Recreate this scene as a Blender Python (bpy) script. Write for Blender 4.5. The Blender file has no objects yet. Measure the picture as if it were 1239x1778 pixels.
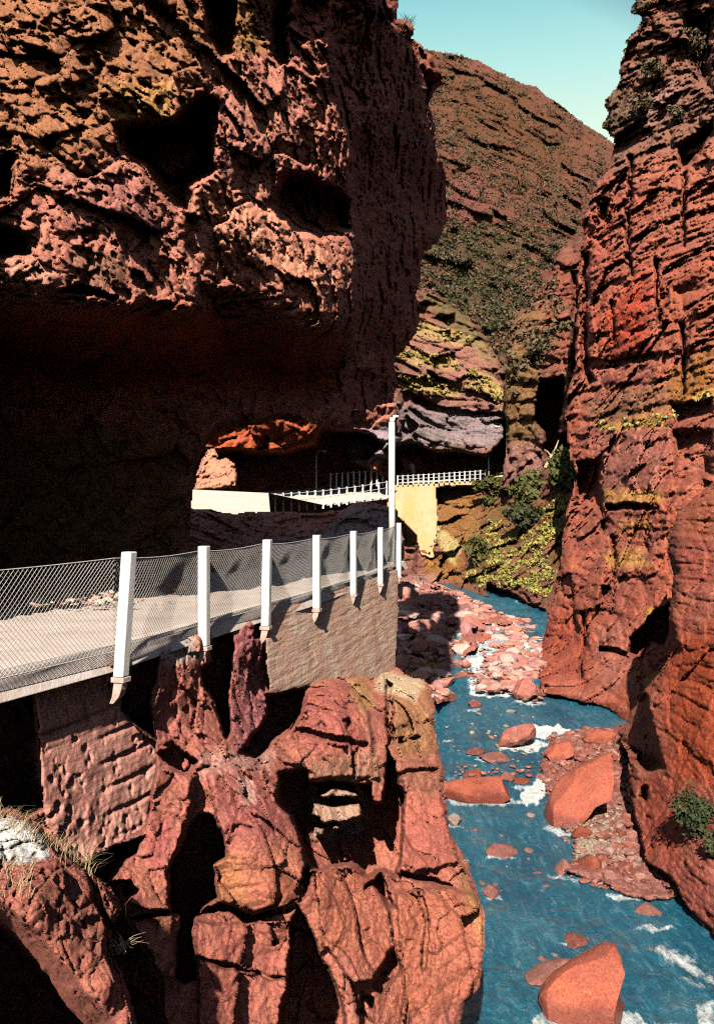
import bpy, math, random
import numpy as np
from mathutils import Vector
random.seed(7); RNG = np.random.default_rng(7)
S = bpy.context.scene
COL = S.collection
F, CX, CY, EYE = 1500.0, 619.5, 889.0, 1.55      # photo focal length (px), centre, eye height above the near road
ZW = EYE - 9.5                                    # water level
SUN_EL, SUN_AZ = math.radians(37), math.radians(8)   # sun behind the viewer, a little to the left

# ------------------------------------------------------------------ small helpers
def lin(h):
    v = [int(h[i:i+2], 16)/255 for i in (0, 2, 4)]
    return tuple(c/12.92 if c <= .04045 else ((c+.055)/1.055)**2.4 for c in v)
def P(px, py, d):
    return Vector(((px-CX)/F*d, d, EYE-(py-CY)/F*d))
def on_plane(px, py, z):
    return (EYE-z)*F/(py-CY)
def tag(o, label=None, cat=None, group=None, kind=None):
    if label: o['label'] = label
    if cat: o['category'] = cat
    if group: o['group'] = group
    if kind: o['kind'] = kind
    return o
def empty(name, loc, label, cat, group=None):
    o = bpy.data.objects.new(name, None); COL.objects.link(o); o.location = loc
    o.empty_display_size = .2
    return tag(o, label, cat, group)

# ------------------------------------------------------------------ numpy noise
def _h(ix, iy, iz, seed):
    with np.errstate(over='ignore'):
        n = (ix.astype(np.int64)*374761393 + iy.astype(np.int64)*668265263 + iz.astype(np.int64)*2147483647 + seed*974634777)
        n = n.astype(np.uint32)
        n = (n ^ (n >> np.uint32(13)))*np.uint32(1274126177)
        n = (n ^ (n >> np.uint32(16)))*np.uint32(2246822519)
        n = n ^ (n >> np.uint32(15))
    return n.astype(np.float32)/np.float32(4294967295.0)
def vnoise(p, seed=0):
    f = np.floor(p); i = f.astype(np.int64); t = (p-f).astype(np.float32)
    t = t*t*t*(t*(t*6-15)+10)
    x, y, z = i[..., 0], i[..., 1], i[..., 2]; tx, ty, tz = t[..., 0], t[..., 1], t[..., 2]
    def c(a, b, d): return _h(x+a, y+b, z+d, seed)
    a = c(0,0,0)*(1-tx)+c(1,0,0)*tx; b = c(0,1,0)*(1-tx)+c(1,1,0)*tx
    e = c(0,0,1)*(1-tx)+c(1,0,1)*tx; g = c(0,1,1)*(1-tx)+c(1,1,1)*tx
    return ((a*(1-ty)+b*ty)*(1-tz) + (e*(1-ty)+g*ty)*tz)*2-1
def fbm(p, seed=0, oct=4, gain=.5, ridge=False):
    r = 0; a = 1; tot = 0
    for k in range(oct):
        n = vnoise(p*(2.03**k)+k*17.3, seed+k)
        if ridge: n = 1-2*np.abs(n)
        r = r+a*n; tot += a; a *= gain
    return r/tot
def worley(p, seed=0):
    f = np.floor(p); i = f.astype(np.int64); q = (p-f).astype(np.float32)
    F1 = np.full(p.shape[:-1], 9, np.float32); F2 = F1.copy(); ID = np.zeros_like(F1); TL = np.zeros_like(F1)
    for a in (-1, 0, 1):
        for b in (-1, 0, 1):
            for c in (-1, 0, 1):
                x, y, z = i[..., 0]+a, i[..., 1]+b, i[..., 2]+c
                dx = a+_h(x, y, z, seed)-q[..., 0]; dy = b+_h(x, y, z, seed+1)-q[..., 1]; dz = c+_h(x, y, z, seed+2)-q[..., 2]
                d = np.sqrt(dx*dx+dy*dy+dz*dz)
                n = d < F1
                F2 = np.where(n, F1, np.minimum(F2, d)); ID = np.where(n, _h(x, y, z, seed+3), ID)
                tl = dx*(_h(x, y, z, seed+4)-.5)+dy*(_h(x, y, z, seed+5)-.5)+dz*(_h(x, y, z, seed+6)-.5); TL = np.where(n, tl, TL); F1 = np.where(n, d, F1)
    return F1, F2, ID, TL
def smooth(a, b, x):
    t = np.clip((x-a)/(b-a), 0, 1); return t*t*(3-2*t)

# rock surface recipes: metres of relief (towards +depth) at world points
def rock(Pw, blocks=(), strata=None, fb=(1, .1), seed=0, warp=.35, pits=None):
    d = np.zeros(Pw.shape[:-1], np.float32)
    for k, (s, amp, crack, asp) in enumerate(blocks):
        q = Pw/np.array((s*asp[0], s*asp[1], s*asp[2]), np.float32)
        w = np.stack([vnoise(q*1.3+9*j, seed+40+j+k) for j in range(3)], -1)
        f1, f2, idv, tl = worley(q+w*warp, seed+7*k)
        d += (idv-.5)*1.5*amp + crack*np.exp(-(f2-f1)/.05) + amp*2.6*tl
    if strata:
        for k, (h, amp, groove, tx, ty) in enumerate(strata):
            zz = (Pw[..., 2]+tx*Pw[..., 0]+ty*Pw[..., 1])/h + .55*vnoise(Pw/(h*5), seed+70+k)+.25*vnoise(Pw/(h*1.7), seed+75+k)
            i = np.floor(zz); t = zz-i
            a = _h(i, i*0, i*0+k, seed+80); b = _h(i+1, i*0, i*0+k, seed+80)
            tt = smooth(.62, 1, t)
            pres = .35+.65*smooth(-.35, .35, vnoise(Pw/(h*7), seed+90+k))
            d += ((a*(1-tt)+b*tt-.5)*2*amp + groove*np.exp(-((t-.8)/.12)**2))*pres
    s, amp = fb
    d += amp*fbm(Pw/s, seed+20, 5, .55)
    if pits:
        s, amp = pits
        n = fbm(Pw/s, seed+30, 3, .6)
        d += amp*smooth(.12, .5, n)
    return d

# ------------------------------------------------------------------ 2D polygons in photo pixels
def inside_dist(X, Y, poly):
    p = np.array(poly, np.float32); q = np.roll(p, -1, 0)
    ins = np.zeros(X.shape, bool); dm = np.full(X.shape, 1e12, np.float32)
    for (x0, y0), (x1, y1) in zip(p, q):
        if y0 != y1:
            ins ^= ((y0 > Y) != (y1 > Y)) & (X < (x1-x0)*(Y-y0)/(y1-y0)+x0)
        ex, ey = x1-x0, y1-y0
        t = np.clip(((X-x0)*ex+(Y-y0)*ey)/max(ex*ex+ey*ey, 1e-9), 0, 1)
        dm = np.minimum(dm, (X-x0-t*ex)**2+(Y-y0-t*ey)**2)
    dm = np.sqrt(dm)
    return np.where(ins, dm, -dm)
def rbf(ctrl, X, Y, c=30.):
    A = np.array(ctrl, np.float64); n = len(A); xy = A[:, :2]/100; c = c/100
    K = np.sqrt(((xy[:, None]-xy[None])**2).sum(-1)+c*c)
    M = np.zeros((n+3, n+3)); M[:n, :n] = K+np.eye(n)*1e-6; M[:n, n] = 1; M[:n, n+1:] = xy; M[n, :n] = 1; M[n+1:, :n] = xy.T
    w = np.linalg.solve(M, np.concatenate([np.log(A[:, 2]), [0, 0, 0]]))
    R = np.full(X.shape, w[n]) + w[n+1]*X/100 + w[n+2]*Y/100
    for k in range(n):
        R += w[k]*np.sqrt((X/100-xy[k, 0])**2+(Y/100-xy[k, 1])**2+c*c)
    return np.exp(R).astype(np.float32)

class Surf:                                        # remembers a built surface so that plants can stand on it
    def at(s, px, py):
        j = int(round((px-s.x0)/s.st)); i = int(round((py-s.y0)/s.st))
        i = min(max(i, 0), s.D.shape[0]-1); j = min(max(j, 0), s.D.shape[1]-1)
        return P(px, py, float(s.D[i, j]))

def relief(name, outline, ctrl, mat, step=2.4, feats=(), tints=(), disp=None, edge=(14, .3), jit=4, jscale=28, thick=3.0,
           base=None, tjit=10, seed=0, attr='tint', zdisp=None, shade=False, calm=()):
    ol = np.array(outline, float)
    x0, x1 = ol[:, 0].min()-8, ol[:, 0].max()+8; y0, y1 = ol[:, 1].min()-8, ol[:, 1].max()+8
    xs = np.arange(x0, x1, step); ys = np.arange(y0, y1, step)
    X, Y = np.meshgrid(xs.astype(np.float32), ys.astype(np.float32))
    J = np.stack([X/jscale, Y/jscale, X*0+seed*3.7], -1)
    jx = fbm(J, 3, 4, .6)*jit; jy = fbm(J+31.7, 5, 4, .6)*jit
    QX, QY = X+jx, Y+jy
    sd = inside_dist(QX, QY, outline)
    D = base(X, Y) if base is not None else rbf(ctrl, X, Y)
    for ft in feats:
        poly, off, w = ft[:3]
        s = inside_dist(QX, QY, poly)
        D = D+off*smooth(0, 1, (s+min(w*.3, 3))/w)
    if edge:
        e = 1-np.clip(sd/edge[0], 0, 1); D = D+edge[1]*e*e
    D = D.astype(np.float32)
    Pw = np.stack([(X-CX)/F*D, D, EYE-(Y-CY)/F*D], -1)
    if disp is not None:
        dd = disp(Pw)
        for poly, k, w in calm: dd = dd*(1-(1-k)*smooth(0, w, inside_dist(QX, QY, poly)))
        D = np.maximum(D+dd, 1.0)
    if zdisp is not None: D = (EYE-(ZW+zdisp(Pw)))*F/(Y-CY)
    D = D.astype(np.float32)
    Pw = np.stack([(X-CX)/F*D, D, EYE-(Y-CY)/F*D], -1)
    inside = sd > 0
    H, W = X.shape
    cell = inside[:-1, :-1] & inside[1:, :-1] & inside[:-1, 1:] & inside[1:, 1:]
    idx = np.arange(H*W).reshape(H, W)
    q = np.stack([idx[:-1, :-1], idx[1:, :-1], idx[1:, 1:], idx[:-1, 1:]], -1)[cell]
    cp = np.zeros((H+1, W+1), bool); cp[1:H, 1:W] = cell
    c0 = cp[1:H, 1:W]
    E = []
    for sh, (a, b) in ((cp[0:H-1, 1:W], (idx[:-1, :-1], idx[:-1, 1:])), (cp[2:H+1, 1:W], (idx[1:, 1:], idx[1:, :-1])),
                       (cp[1:H, 0:W-1], (idx[1:, :-1], idx[:-1, :-1])), (cp[1:H, 2:W+1], (idx[:-1, 1:], idx[1:, 1:]))):
        m = c0 & ~sh
        E.append(np.stack([a[m], b[m]], -1))
    E = np.concatenate(E)
    V = Pw.reshape(-1, 3)
    used = np.unique(q); remap = np.full(H*W, -1, np.int64); remap[used] = np.arange(len(used))
    verts = V[used]; faces = remap[q]
    if thick:
        rim = np.unique(E); rr = np.full(H*W, -1, np.int64)
        n0 = len(verts); rr[rim] = np.arange(len(rim))
        front = V[rim]
        dirv = front-np.array((0, 0, EYE)); dirv = dirv/np.linalg.norm(dirv, axis=1, keepdims=True)
        cen = V[used].mean(0); inw = cen-front; inw -= (inw*dirv).sum(1, keepdims=True)*dirv; inw /= np.linalg.norm(inw, axis=1, keepdims=True)+1e-9
        NR = 6; rings = [front]
        for k in range(1, NR+1):
            u = k/NR; q3 = (front+dirv*thick*u).astype(np.float32)
            nz = fbm(q3/(.12*thick+.25), 61, 3, .6)[:, None]
            rings.append(front+dirv*thick*u+inw*(thick*(.16*u*u+.02)+nz*.07*thick*min(1, u*3)))
        verts = np.concatenate([verts]+rings); nr = len(rim); fs = [faces]
        for k in range(NR):
            a0, a1 = n0+k*nr, n0+(k+1)*nr
            fs.append(np.stack([a0+rr[E[:, 0]], a0+rr[E[:, 1]], a1+rr[E[:, 1]], a1+rr[E[:, 0]]], -1))
        faces = np.concatenate(fs)
    me = bpy.data.meshes.new(name)
    me.vertices.add(len(verts)); me.vertices.foreach_set('co', verts.astype(np.float32).ravel())
    me.loops.add(len(faces)*4); me.loops.foreach_set('vertex_index', faces.astype(np.int32).ravel())
    me.polygons.add(len(faces)); me.polygons.foreach_set('loop_start', np.arange(0, len(faces)*4, 4, dtype=np.int32))
    me.update(calc_edges=True); me.validate()
    if shade: me.polygons.foreach_set('use_smooth', np.ones(len(me.polygons), bool))
    if tints is not None:
        T = np.zeros((H, W, 4), np.float32)
        J2 = np.stack([X/22, Y/22, X*0+5.5], -1)
        tx = X+fbm(J2, 13, 4, .65)*tjit; ty = Y+fbm(J2+77, 17, 4, .65)*tjit
        for poly, col, st, w in tints:
            s = inside_dist(tx, ty, poly); a = st*smooth(-w*.5, w*.5, s)
            T[..., :3] = T[..., :3]*(1-a[..., None])+np.array(col)*a[..., None]
            T[..., 3] = np.maximum(T[..., 3], a)
        tv = T.reshape(-1, 4)[used]
        tt = np.concatenate([tv]+[T.reshape(-1, 4)[rim]]*(NR+1)) if thick else tv
        # colour where nothing was painted is irrelevant (alpha 0) but keep it premultiplied-free
        nz = tt[:, 3:4] > 1e-4
        tt[:, :3] = np.where(nz, tt[:, :3]/np.maximum(tt[:, 3:4], 1e-4), .3)
        at = me.color_attributes.new(attr, 'FLOAT_COLOR', 'POINT'); at.data.foreach_set('color', np.clip(tt, 0, 1).astype(np.float32).ravel())
    me.materials.append(mat)
    o = bpy.data.objects.new(name, me); COL.objects.link(o)
    sf = Surf(); sf.x0, sf.y0, sf.st, sf.D, sf.o = x0, y0, step, D, o
    return sf

# ------------------------------------------------------------------ materials
class N:
    def __init__(s, name):
        s.m = bpy.data.materials.new(name); s.m.use_nodes = True; s.t = s.m.node_tree; s.t.nodes.clear()
        s.out = s.t.nodes.new('ShaderNodeOutputMaterial'); s.b = s.t.nodes.new('ShaderNodeBsdfPrincipled')
        s.t.links.new(s.b.outputs[0], s.out.inputs[0]); s.tc = s.t.nodes.new('ShaderNodeTexCoord').outputs['Object']
    def link(s, v, sock):
        if hasattr(v, 'is_linked'): s.t.links.new(v, sock)
        elif isinstance(v, tuple) and len(v) == 3 and sock.type == 'RGBA': sock.default_value = (*v, 1)
        else: sock.default_value = v
    def noise(s, scale, detail=5, rough=.6, dist=0, vec=None, col=False):
        n = s.t.nodes.new('ShaderNodeTexNoise'); n.inputs['Scale'].default_value = scale; n.inputs['Detail'].default_value = detail
        n.inputs['Roughness'].default_value = rough; n.inputs['Distortion'].default_value = dist
        s.link(vec if vec is not None else s.tc, n.inputs['Vector']); return n.outputs['Color' if col else 'Fac']
    def voro(s, scale, vec=None, feat='F1', out='Distance'):
        n = s.t.nodes.new('ShaderNodeTexVoronoi'); n.feature = feat; n.inputs['Scale'].default_value = scale
        s.link(vec if vec is not None else s.tc, n.inputs['Vector']); return n.outputs[out]
    def map(s, sc=(1, 1, 1), rot=(0, 0, 0)):
        n = s.t.nodes.new('ShaderNodeMapping'); n.inputs['Scale'].default_value = sc; n.inputs['Rotation'].default_value = rot
        s.link(s.tc, n.inputs['Vector']); return n.outputs[0]
    def ramp(s, v, *st):
        n = s.t.nodes.new('ShaderNodeValToRGB'); e = n.color_ramp.elements
        while len(e) < len(st): e.new(.5)
        for k, (p, c) in enumerate(st):
            e[k].position = p; e[k].color = (*c, 1) if isinstance(c, tuple) else (c, c, c, 1)
        s.link(v, n.inputs[0]); return n.outputs[0]
    def mix(s, f, a, b, mode='MIX'):
        n = s.t.nodes.new('ShaderNodeMix'); n.data_type = 'RGBA'; n.blend_type = mode
        s.link(f, n.inputs[0]); s.link(a, n.inputs[6]); s.link(b, n.inputs[7]); return n.outputs[2]
    def math(s, op, a, b=0.0):
        n = s.t.nodes.new('ShaderNodeMath'); n.operation = op; s.link(a, n.inputs[0]); s.link(b, n.inputs[1]); return n.outputs[0]
    def bump(s, h, dist, strength=1.0, nrm=None):
        n = s.t.nodes.new('ShaderNodeBump'); n.inputs['Distance'].default_value = dist; n.inputs['Strength'].default_value = strength
        s.link(h, n.inputs['Height'])
        if nrm is not None: s.link(nrm, n.inputs['Normal'])
        return n.outputs[0]
    def attr(s, name):
        n = s.t.nodes.new('ShaderNodeAttribute'); n.attribute_name = name; return n.outputs['Color'], n.outputs['Alpha']
    def done(s, col, rough=.9, nrm=None, spec=.15):
        s.link(col, s.b.inputs['Base Color']); s.link(rough, s.b.inputs['Roughness']); s.b.inputs['Specular IOR Level'].default_value = spec
        if nrm is not None: s.link(nrm, s.b.inputs['Normal'])
        return s.m

def rockmat(name, c1, c2, c3, c4, sc=1.0, strata=0.0, bump=.05, tilt=(0, 0, 0), fine=1.0):
    """c1/c2 broad patches, c3 mid stains, c4 pale/ochre flecks; sc = size of one metre-scale patch"""
    n = N(name)
    base = n.mix(n.ramp(n.noise(.55/sc, 4, .6, .4), (.36, 0.), (.62, 1.)), c1, c2)
    base = n.mix(n.ramp(n.noise(1.9/sc, 6, .65, .6), (.46, 0.), (.66, .85)), base, c3)
    base = n.mix(n.ramp(n.noise(4.2/sc, 5, .7, .3), (.56, 0.), (.7, .75)), base, c4)
    if strata:
        sv = n.noise(1.0, 5, .65, .3, n.map((.25/sc, .25/sc, 3.2/sc), tilt))
        base = n.mix(n.math('MULTIPLY', n.ramp(sv, (.42, 0.), (.6, 1.)), strata), base, c3)
    tc, ta = n.attr('tint')
    base = n.mix(ta, base, tc)
    sk = n.ramp(n.noise(24/sc*fine, 4, .65), (.60, 0.), (.70, .55))
    base = n.mix(sk, base, n.mix(1.0, c3, (.45, .42, .42), 'MULTIPLY'))
    fn = n.noise(16/sc*fine, 8, .8)
    gp = n.t.nodes.new('ShaderNodeNewGeometry'); sp = n.t.nodes.new('ShaderNodeSeparateXYZ'); n.t.links.new(gp.outputs['Position'], sp.inputs[0])
    wz = n.math('ADD', n.math('SUBTRACT', sp.outputs[2], ZW), n.math('MULTIPLY', n.noise(2.5, 4, .6), -.5)); wet = n.ramp(wz, (.0, 1.), (.16, 0.))
    base = n.mix(1.0, base, n.ramp(fn, (.34, .38), (.46, .88), (.55, 1.12), (.68, 1.6)), 'MULTIPLY')
    hh = n.noise(3.5/sc*fine, 10, .74, .15)
    rid = n.math('ABSOLUTE', n.math('SUBTRACT', n.noise(6/sc*fine, 5, .65, .3), .5))
    h = n.math('ADD', n.math('ADD', hh, n.math('MULTIPLY', rid, .5)), n.math('MULTIPLY', n.noise(18/sc*fine, 6, .75), .4))
    if strata:
        h = n.math('ADD', h, n.math('MULTIPLY', n.noise(1.0, 5, .7, .2, n.map((.5/sc, .5/sc, 8/sc), tilt)), strata*1.6))
    base = n.mix(n.math('MULTIPLY', wet, .62), base, n.mix(1.0, base, (.30, .26, .26), 'MULTIPLY'))
    return n.done(base, n.math('SUBTRACT', .92, n.math('MULTIPLY', wet, .6)), n.bump(h, bump), .2)

def simple(name, c, c2, sc=8, rough=.8, bump=.004, spec=.2, th=(.4, .65)):
    n = N(name)
    col = n.mix(n.ramp(n.noise(sc, 6, .65), (th[0], 0.), (th[1], 1.)), c, c2)
    return n.done(col, rough, n.bump(n.noise(sc*4, 5, .7), bump), spec)

M = {}
M['left'] = rockmat('rock_left', (.60, .215, .14), (.52, .18, .13), (.34, .12, .08), (.62, .31, .21), sc=.8, bump=.05, fine=1.1)
M['fore'] = rockmat('rock_fore', (.55, .185, .118), (.51, .165, .125), (.38, .115, .085), (.60, .29, .19), sc=.9, bump=.055, fine=1.3)
M['right'] = rockmat('rock_right', (.46, .115, .06), (.43, .145, .095), (.27, .07, .048), (.57, .28, .19), sc=2.2, strata=.65, bump=.12, tilt=(0, .12, 0), fine=1.2)
M['far'] = rockmat('rock_far', (.36, .12, .09), (.30, .13, .075), (.16, .07, .05), (.44, .25, .14), sc=5, strata=.5, bump=.5, tilt=(0, .25, 0))
M['hill'] = rockmat('rock_hill', (.27, .095, .06), (.21, .08, .045), (.12, .06, .035), (.38, .18, .13), sc=16, strata=.1, bump=1.6, fine=2.6, tilt=(0, .35, 0))
M['bank'] = rockmat('rock_bank', (.46, .14, .11), (.42, .17, .12), (.28, .08, .06), (.55, .33, .26), sc=1.2, bump=.06)
M['boulder'] = rockmat('rock_boulder', (.46, .115, .06), (.42, .12, .075), (.33, .08, .055), (.52, .20, .12), sc=.7, bump=.03, strata=.35, tilt=(.3, .2, 0))
M['pale'] = rockmat('rock_pale', (.50, .22, .17), (.46, .18, .15), (.36, .14, .11), (.60, .36, .30), sc=.6, bump=.015)

# ------------------------------------------------------------------ world, sun, camera
W = bpy.data.worlds.new("World"); S.world = W; W.use_nodes = True
nt = W.node_tree; nt.nodes.clear()
wo = nt.nodes.new('ShaderNodeOutputWorld'); bg = nt.nodes.new('ShaderNodeBackground'); sk = nt.nodes.new('ShaderNodeTexSky')
sk.sky_type = 'NISHITA'; sk.sun_disc = False; sk.sun_elevation = SUN_EL; sk.sun_rotation = math.pi+SUN_AZ
sk.air_density = 1.0; sk.dust_density = .6
bg.inputs[1].default_value = .05
nt.links.new(sk.outputs[0], bg.inputs[0])
# the bright band of sky up the gorge (opposite the sun): turquoise above, pale towards the hills
tcw = nt.nodes.new('ShaderNodeTexCoord'); sep = nt.nodes.new('ShaderNodeSeparateXYZ'); nt.links.new(tcw.outputs['Generated'], sep.inputs[0])
rmp = nt.nodes.new('ShaderNodeValToRGB'); e = rmp.color_ramp.elements
e[0].position = .36; e[0].color = (.74, .84, .66, 1); e[1].position = .53; e[1].color = (.185, .50, .56, 1)
mid = e.new(.45); mid.color = (.42, .70, .66, 1)
nt.links.new(sep.outputs[2], rmp.inputs[0])
bg2 = nt.nodes.new('ShaderNodeBackground'); bg2.inputs[1].default_value = .74; nt.links.new(rmp.outputs[0], bg2.inputs[0])
mr = nt.nodes.new('ShaderNodeMapRange'); mr.inputs[1].default_value = .80; mr.inputs[2].default_value = .845
nt.links.new(sep.outputs[1], mr.inputs[0])
mz = nt.nodes.new('ShaderNodeMapRange'); mz.inputs[1].default_value = .525; mz.inputs[2].default_value = .60; mz.inputs[3].default_value = 1; mz.inputs[4].default_value = 0
nt.links.new(sep.outputs[2], mz.inputs[0])
mm = nt.nodes.new('ShaderNodeMath'); mm.operation = 'MULTIPLY'; nt.links.new(mr.outputs[0], mm.inputs[0]); nt.links.new(mz.outputs[0], mm.inputs[1])
mx = nt.nodes.new('ShaderNodeMixShader'); nt.links.new(mm.outputs[0], mx.inputs[0]); nt.links.new(bg.outputs[0], mx.inputs[1]); nt.links.new(bg2.outputs[0], mx.inputs[2])
nt.links.new(mx.outputs[0], wo.inputs[0])
sl = bpy.data.lights.new('sun', 'SUN'); sl.energy = 5; sl.angle = math.radians(.5); sl.color = (1, .93, .82)
so = bpy.data.objects.new('sun', sl); COL.objects.link(so)
to_sun = Vector((-math.sin(SUN_AZ)*math.cos(SUN_EL), -math.cos(SUN_AZ)*math.cos(SUN_EL), math.sin(SUN_EL)))
so.rotation_euler = to_sun.to_track_quat('Z', 'Y').to_euler(); so.location = (-8, -20, 30)
cam = bpy.data.cameras.new('camera'); co = bpy.data.objects.new('camera', cam); COL.objects.link(co)
co.location = (0, 0, EYE); co.rotation_euler = (math.pi/2, 0, 0)
cam.sensor_fit = 'VERTICAL'; cam.sensor_height = 36; cam.lens = 36*F/1778; cam.clip_end = 5000; cam.clip_start = .1
S.camera = co
S.view_settings.view_transform = 'Standard'; S.view_settings.look = 'None'; S.view_settings.gamma = 1; S.view_settings.exposure = .75
S.cycles.max_bounces = 5; S.cycles.diffuse_bounces = 0; S.cycles.glossy_bounces = 3; S.cycles.use_denoising = False; S.cycles.filter_width = 1.2
S.cycles.sample_clamp_direct = 4; S.cycles.caustics_reflective = False; S.cycles.caustics_refractive = False

# ------------------------------------------------------------------ tint colours (what the rock itself is coloured, plus some painted shade and bounced light)
OCH, YEL, ORG, PNK, LIL, GRY, BRN, OLV, MAR, RED = (lin(h) for h in ('9c7a3c', 'b9963a', 'c2703f', 'c98a78', 'a8929c', '9a8a84', '7a4a30', '6a5a30', '84463f', 'b04a30'))
WHT = lin('d8d0c4')

# ------------------------------------------------------------------ left: overhanging cliff with the dark gallery under it
left_out = [(-120,-560),(300,-600),(470,-620),(700,-620),(685,-200),(655,-60),(668,30),(702,62),(722,100),(742,150),(738,185),(752,235),(768,282),(776,330),(776,385),(764,415),(738,440),
            (728,480),(728,560),(712,598),(690,622),(685,690),(650,712),(612,712),(600,738),(545,738),(480,732),(430,742),(385,748),(362,770),(344,800),(338,850),(333,884),(330,960),(322,1060),(-120,1060)]
left_ctrl = [(-200,0,10.8),(0,0,11.7),(0,450,10.4),(100,480,10.6),(200,250,11.7),(350,100,13.4),(350,500,12.9),(250,520,11.8),(450,300,14.6),(450,480,14.6),(550,0,17),(570,300,17.2),
             (600,200,17.6),(600,450,17.9),(600,550,18.2),(0,900,10.8),(300,900,13),(600,700,18.5),(-100,-560,11.5),(200,-580,13),(480,-600,16.5),(600,-600,16),(640,-600,13.5),(640,-200,15.5),(640,0,17),(640,200,19),(640,400,21.5),(640,600,24),(640,690,25),
             (700,-600,15),(700,-200,18),(700,0,20.5),(700,200,23.5),(700,400,27),(720,560,31),(685,690,29),(770,130,29),(770,350,36),(728,500,32)]
left_feats = [
    ([(-200,430),(0,478),(60,490),(100,497),(210,516),(330,524),(334,486),(360,482),(400,490),(470,508),(540,542),(590,563),(613,566),(640,600),(700,720),(600,800),(300,1100),(-200,1100)], 5.6, 135),
    ([(560,-900),(566,0),(576,150),(590,220),(602,280),(611,400),(614,570),(640,720),(800,720),(900,-900)], 1.8, 20),
    ([(350,-40),(412,-40),(408,95),(385,108),(352,70)], 2.2, 22),
    ([(478,-40),(502,-40),(502,112),(482,122),(466,92)], 1.8, 18),
    ([(196,215),(250,205),(300,205),(345,160),(378,170),(376,300),(336,330),(330,372),(300,366),(245,300),(206,266)], 2.8, 28),
    ([(472,330),(492,296),(540,300),(611,342),(616,405),(560,420),(505,400),(465,352)], 2.6, 26),
    ([(-20,268),(25,258),(24,345),(-20,350)], 1.5, 14),
    ([(-20,388),(40,395),(55,440),(-20,452)], 1.2, 14),
    ([(100,505),(130,494),(205,512),(200,522)], .9, 8),
    # boulder pockets through the gallery wall
    ([(620,640),(640,610),(655,620),(660,655),(640,660)], -2, 20)]
left_tints = [
    ([(-200,-300),(350,-300),(400,120),(250,200),(120,330),(-200,260)], lin('94683c'), .62, 120),
    ([(400,-100),(480,-100),(470,90),(410,100)], lin('8c6a2c'), .7, 30),
    ([(200,150),(300,140),(300,200),(260,235),(190,205)], lin('b98a4a'), .8, 30),
    ([(330,330),(430,320),(500,380),(560,430),(600,470),(590,550),(520,500),(400,470),(340,420)], lin('e69a7c'), .85, 60),
    ([(380,150),(480,120),(560,260),(470,330),(380,300)], lin('c98672'), .6, 80),
    ([(90,290),(240,300),(260,400),(120,420)], lin('a06a68'), .5, 60),
    ([(-100,440),(60,450),(110,490),(-100,500)], lin('c98f78'), .8, 20),
    ([(130,430),(230,440),(215,515),(120,495)], lin('8a6450'), .7, 30),
    ([(-200,540),(330,540),(590,600),(560,680),(300,680),(-200,640)], lin('b45422'), .9, 50),  # rust tint on the gallery ceiling, painted in place of warm bounced light
    ([(-200,700),(330,760),(340,1060),(-200,1060)], lin('5f5030'), .8, 80),
    ([(690,212),(745,238),(742,262),(705,246)], lin('b08478'), .8, 14)]
def left_disp(p):
    return rock(p, [(1.25, .32, .07, (1, 1, .8)), (.40, .13, .06, (1, 1, .9)), (.16, .06, .03, (1, 1, 1))], None, (.9, .2), 3, .3, (.17, .15))
cliff = relief('overhanging_cliff', left_out, left_ctrl, M['left'], 2.3, left_feats, left_tints, left_disp, (20, .7), 9, 30, 5.0, seed=1,
                calm=[([(-200,500),(100,512),(330,540),(470,520),(600,580),(600,640),(300,660),(-200,620)], .16, 30), ([(620,-620),(900,-620),(900,760),(600,760)], 1.15, 30)])
tag(cliff.o, 'red overhanging cliff above the road with a deep dark hollow beneath it', kind='structure')
# same cliff running on unseen to the left, added to shade the gallery
side_out = [(-820,-480),(-300,-520),(-118,-560),(-108,200),(-112,1060),(-820,1250)]
side = relief('cliff', side_out, [(-800,-480,8.8),(-120,-540,11.5),(-800,0,8.6),(-800,450,8.0),(-120,0,11.3),(-120,430,10.1),(-120,900,10.4),(-800,1000,8.2)], M['left'], 9,
              [([(-900,400),(-120,452),(-100,455),(-100,1300),(-900,1300)], 5.2, 135)], [], left_disp, (10, .2), 4, 40, 5, seed=2)
tag(side.o, 'unseen red cliff continuing along the inner side of the road, shading the hollow', kind='structure')

# lit buttress above and behind the black face
butt = relief('cliff', [(560,-300),(700,-300),(690,-40),(692,30),(712,40),(724,52),(712,66),(728,78),(752,98),(768,130),(762,150),(748,176),(760,250),(700,330),(560,330)],
              [(600,0,33),(690,0,35),(640,120,34),(760,120,38),(700,250,36),(600,300,34)], M['left'], 2.4,
              [([(672,95),(740,120),(800,140),(800,340),(690,340),(640,200)], 3, 30)],
              [([(560,-300),(780,-300),(780,150),(560,100)], lin('7c4436'), .7, 40)],
              lambda p: rock(p, [(2.2, .5, .1, (1, 1, .6)), (.6, .18, .05, (1, 1, .6))], [(.6, .12, .1, .1, 0)], (1, .3), 11), (16, 1.0), 8, 24, 6, seed=3)
tag(butt.o, 'reddish upper shoulder of the left cliff against the sky', kind='structure')

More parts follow.
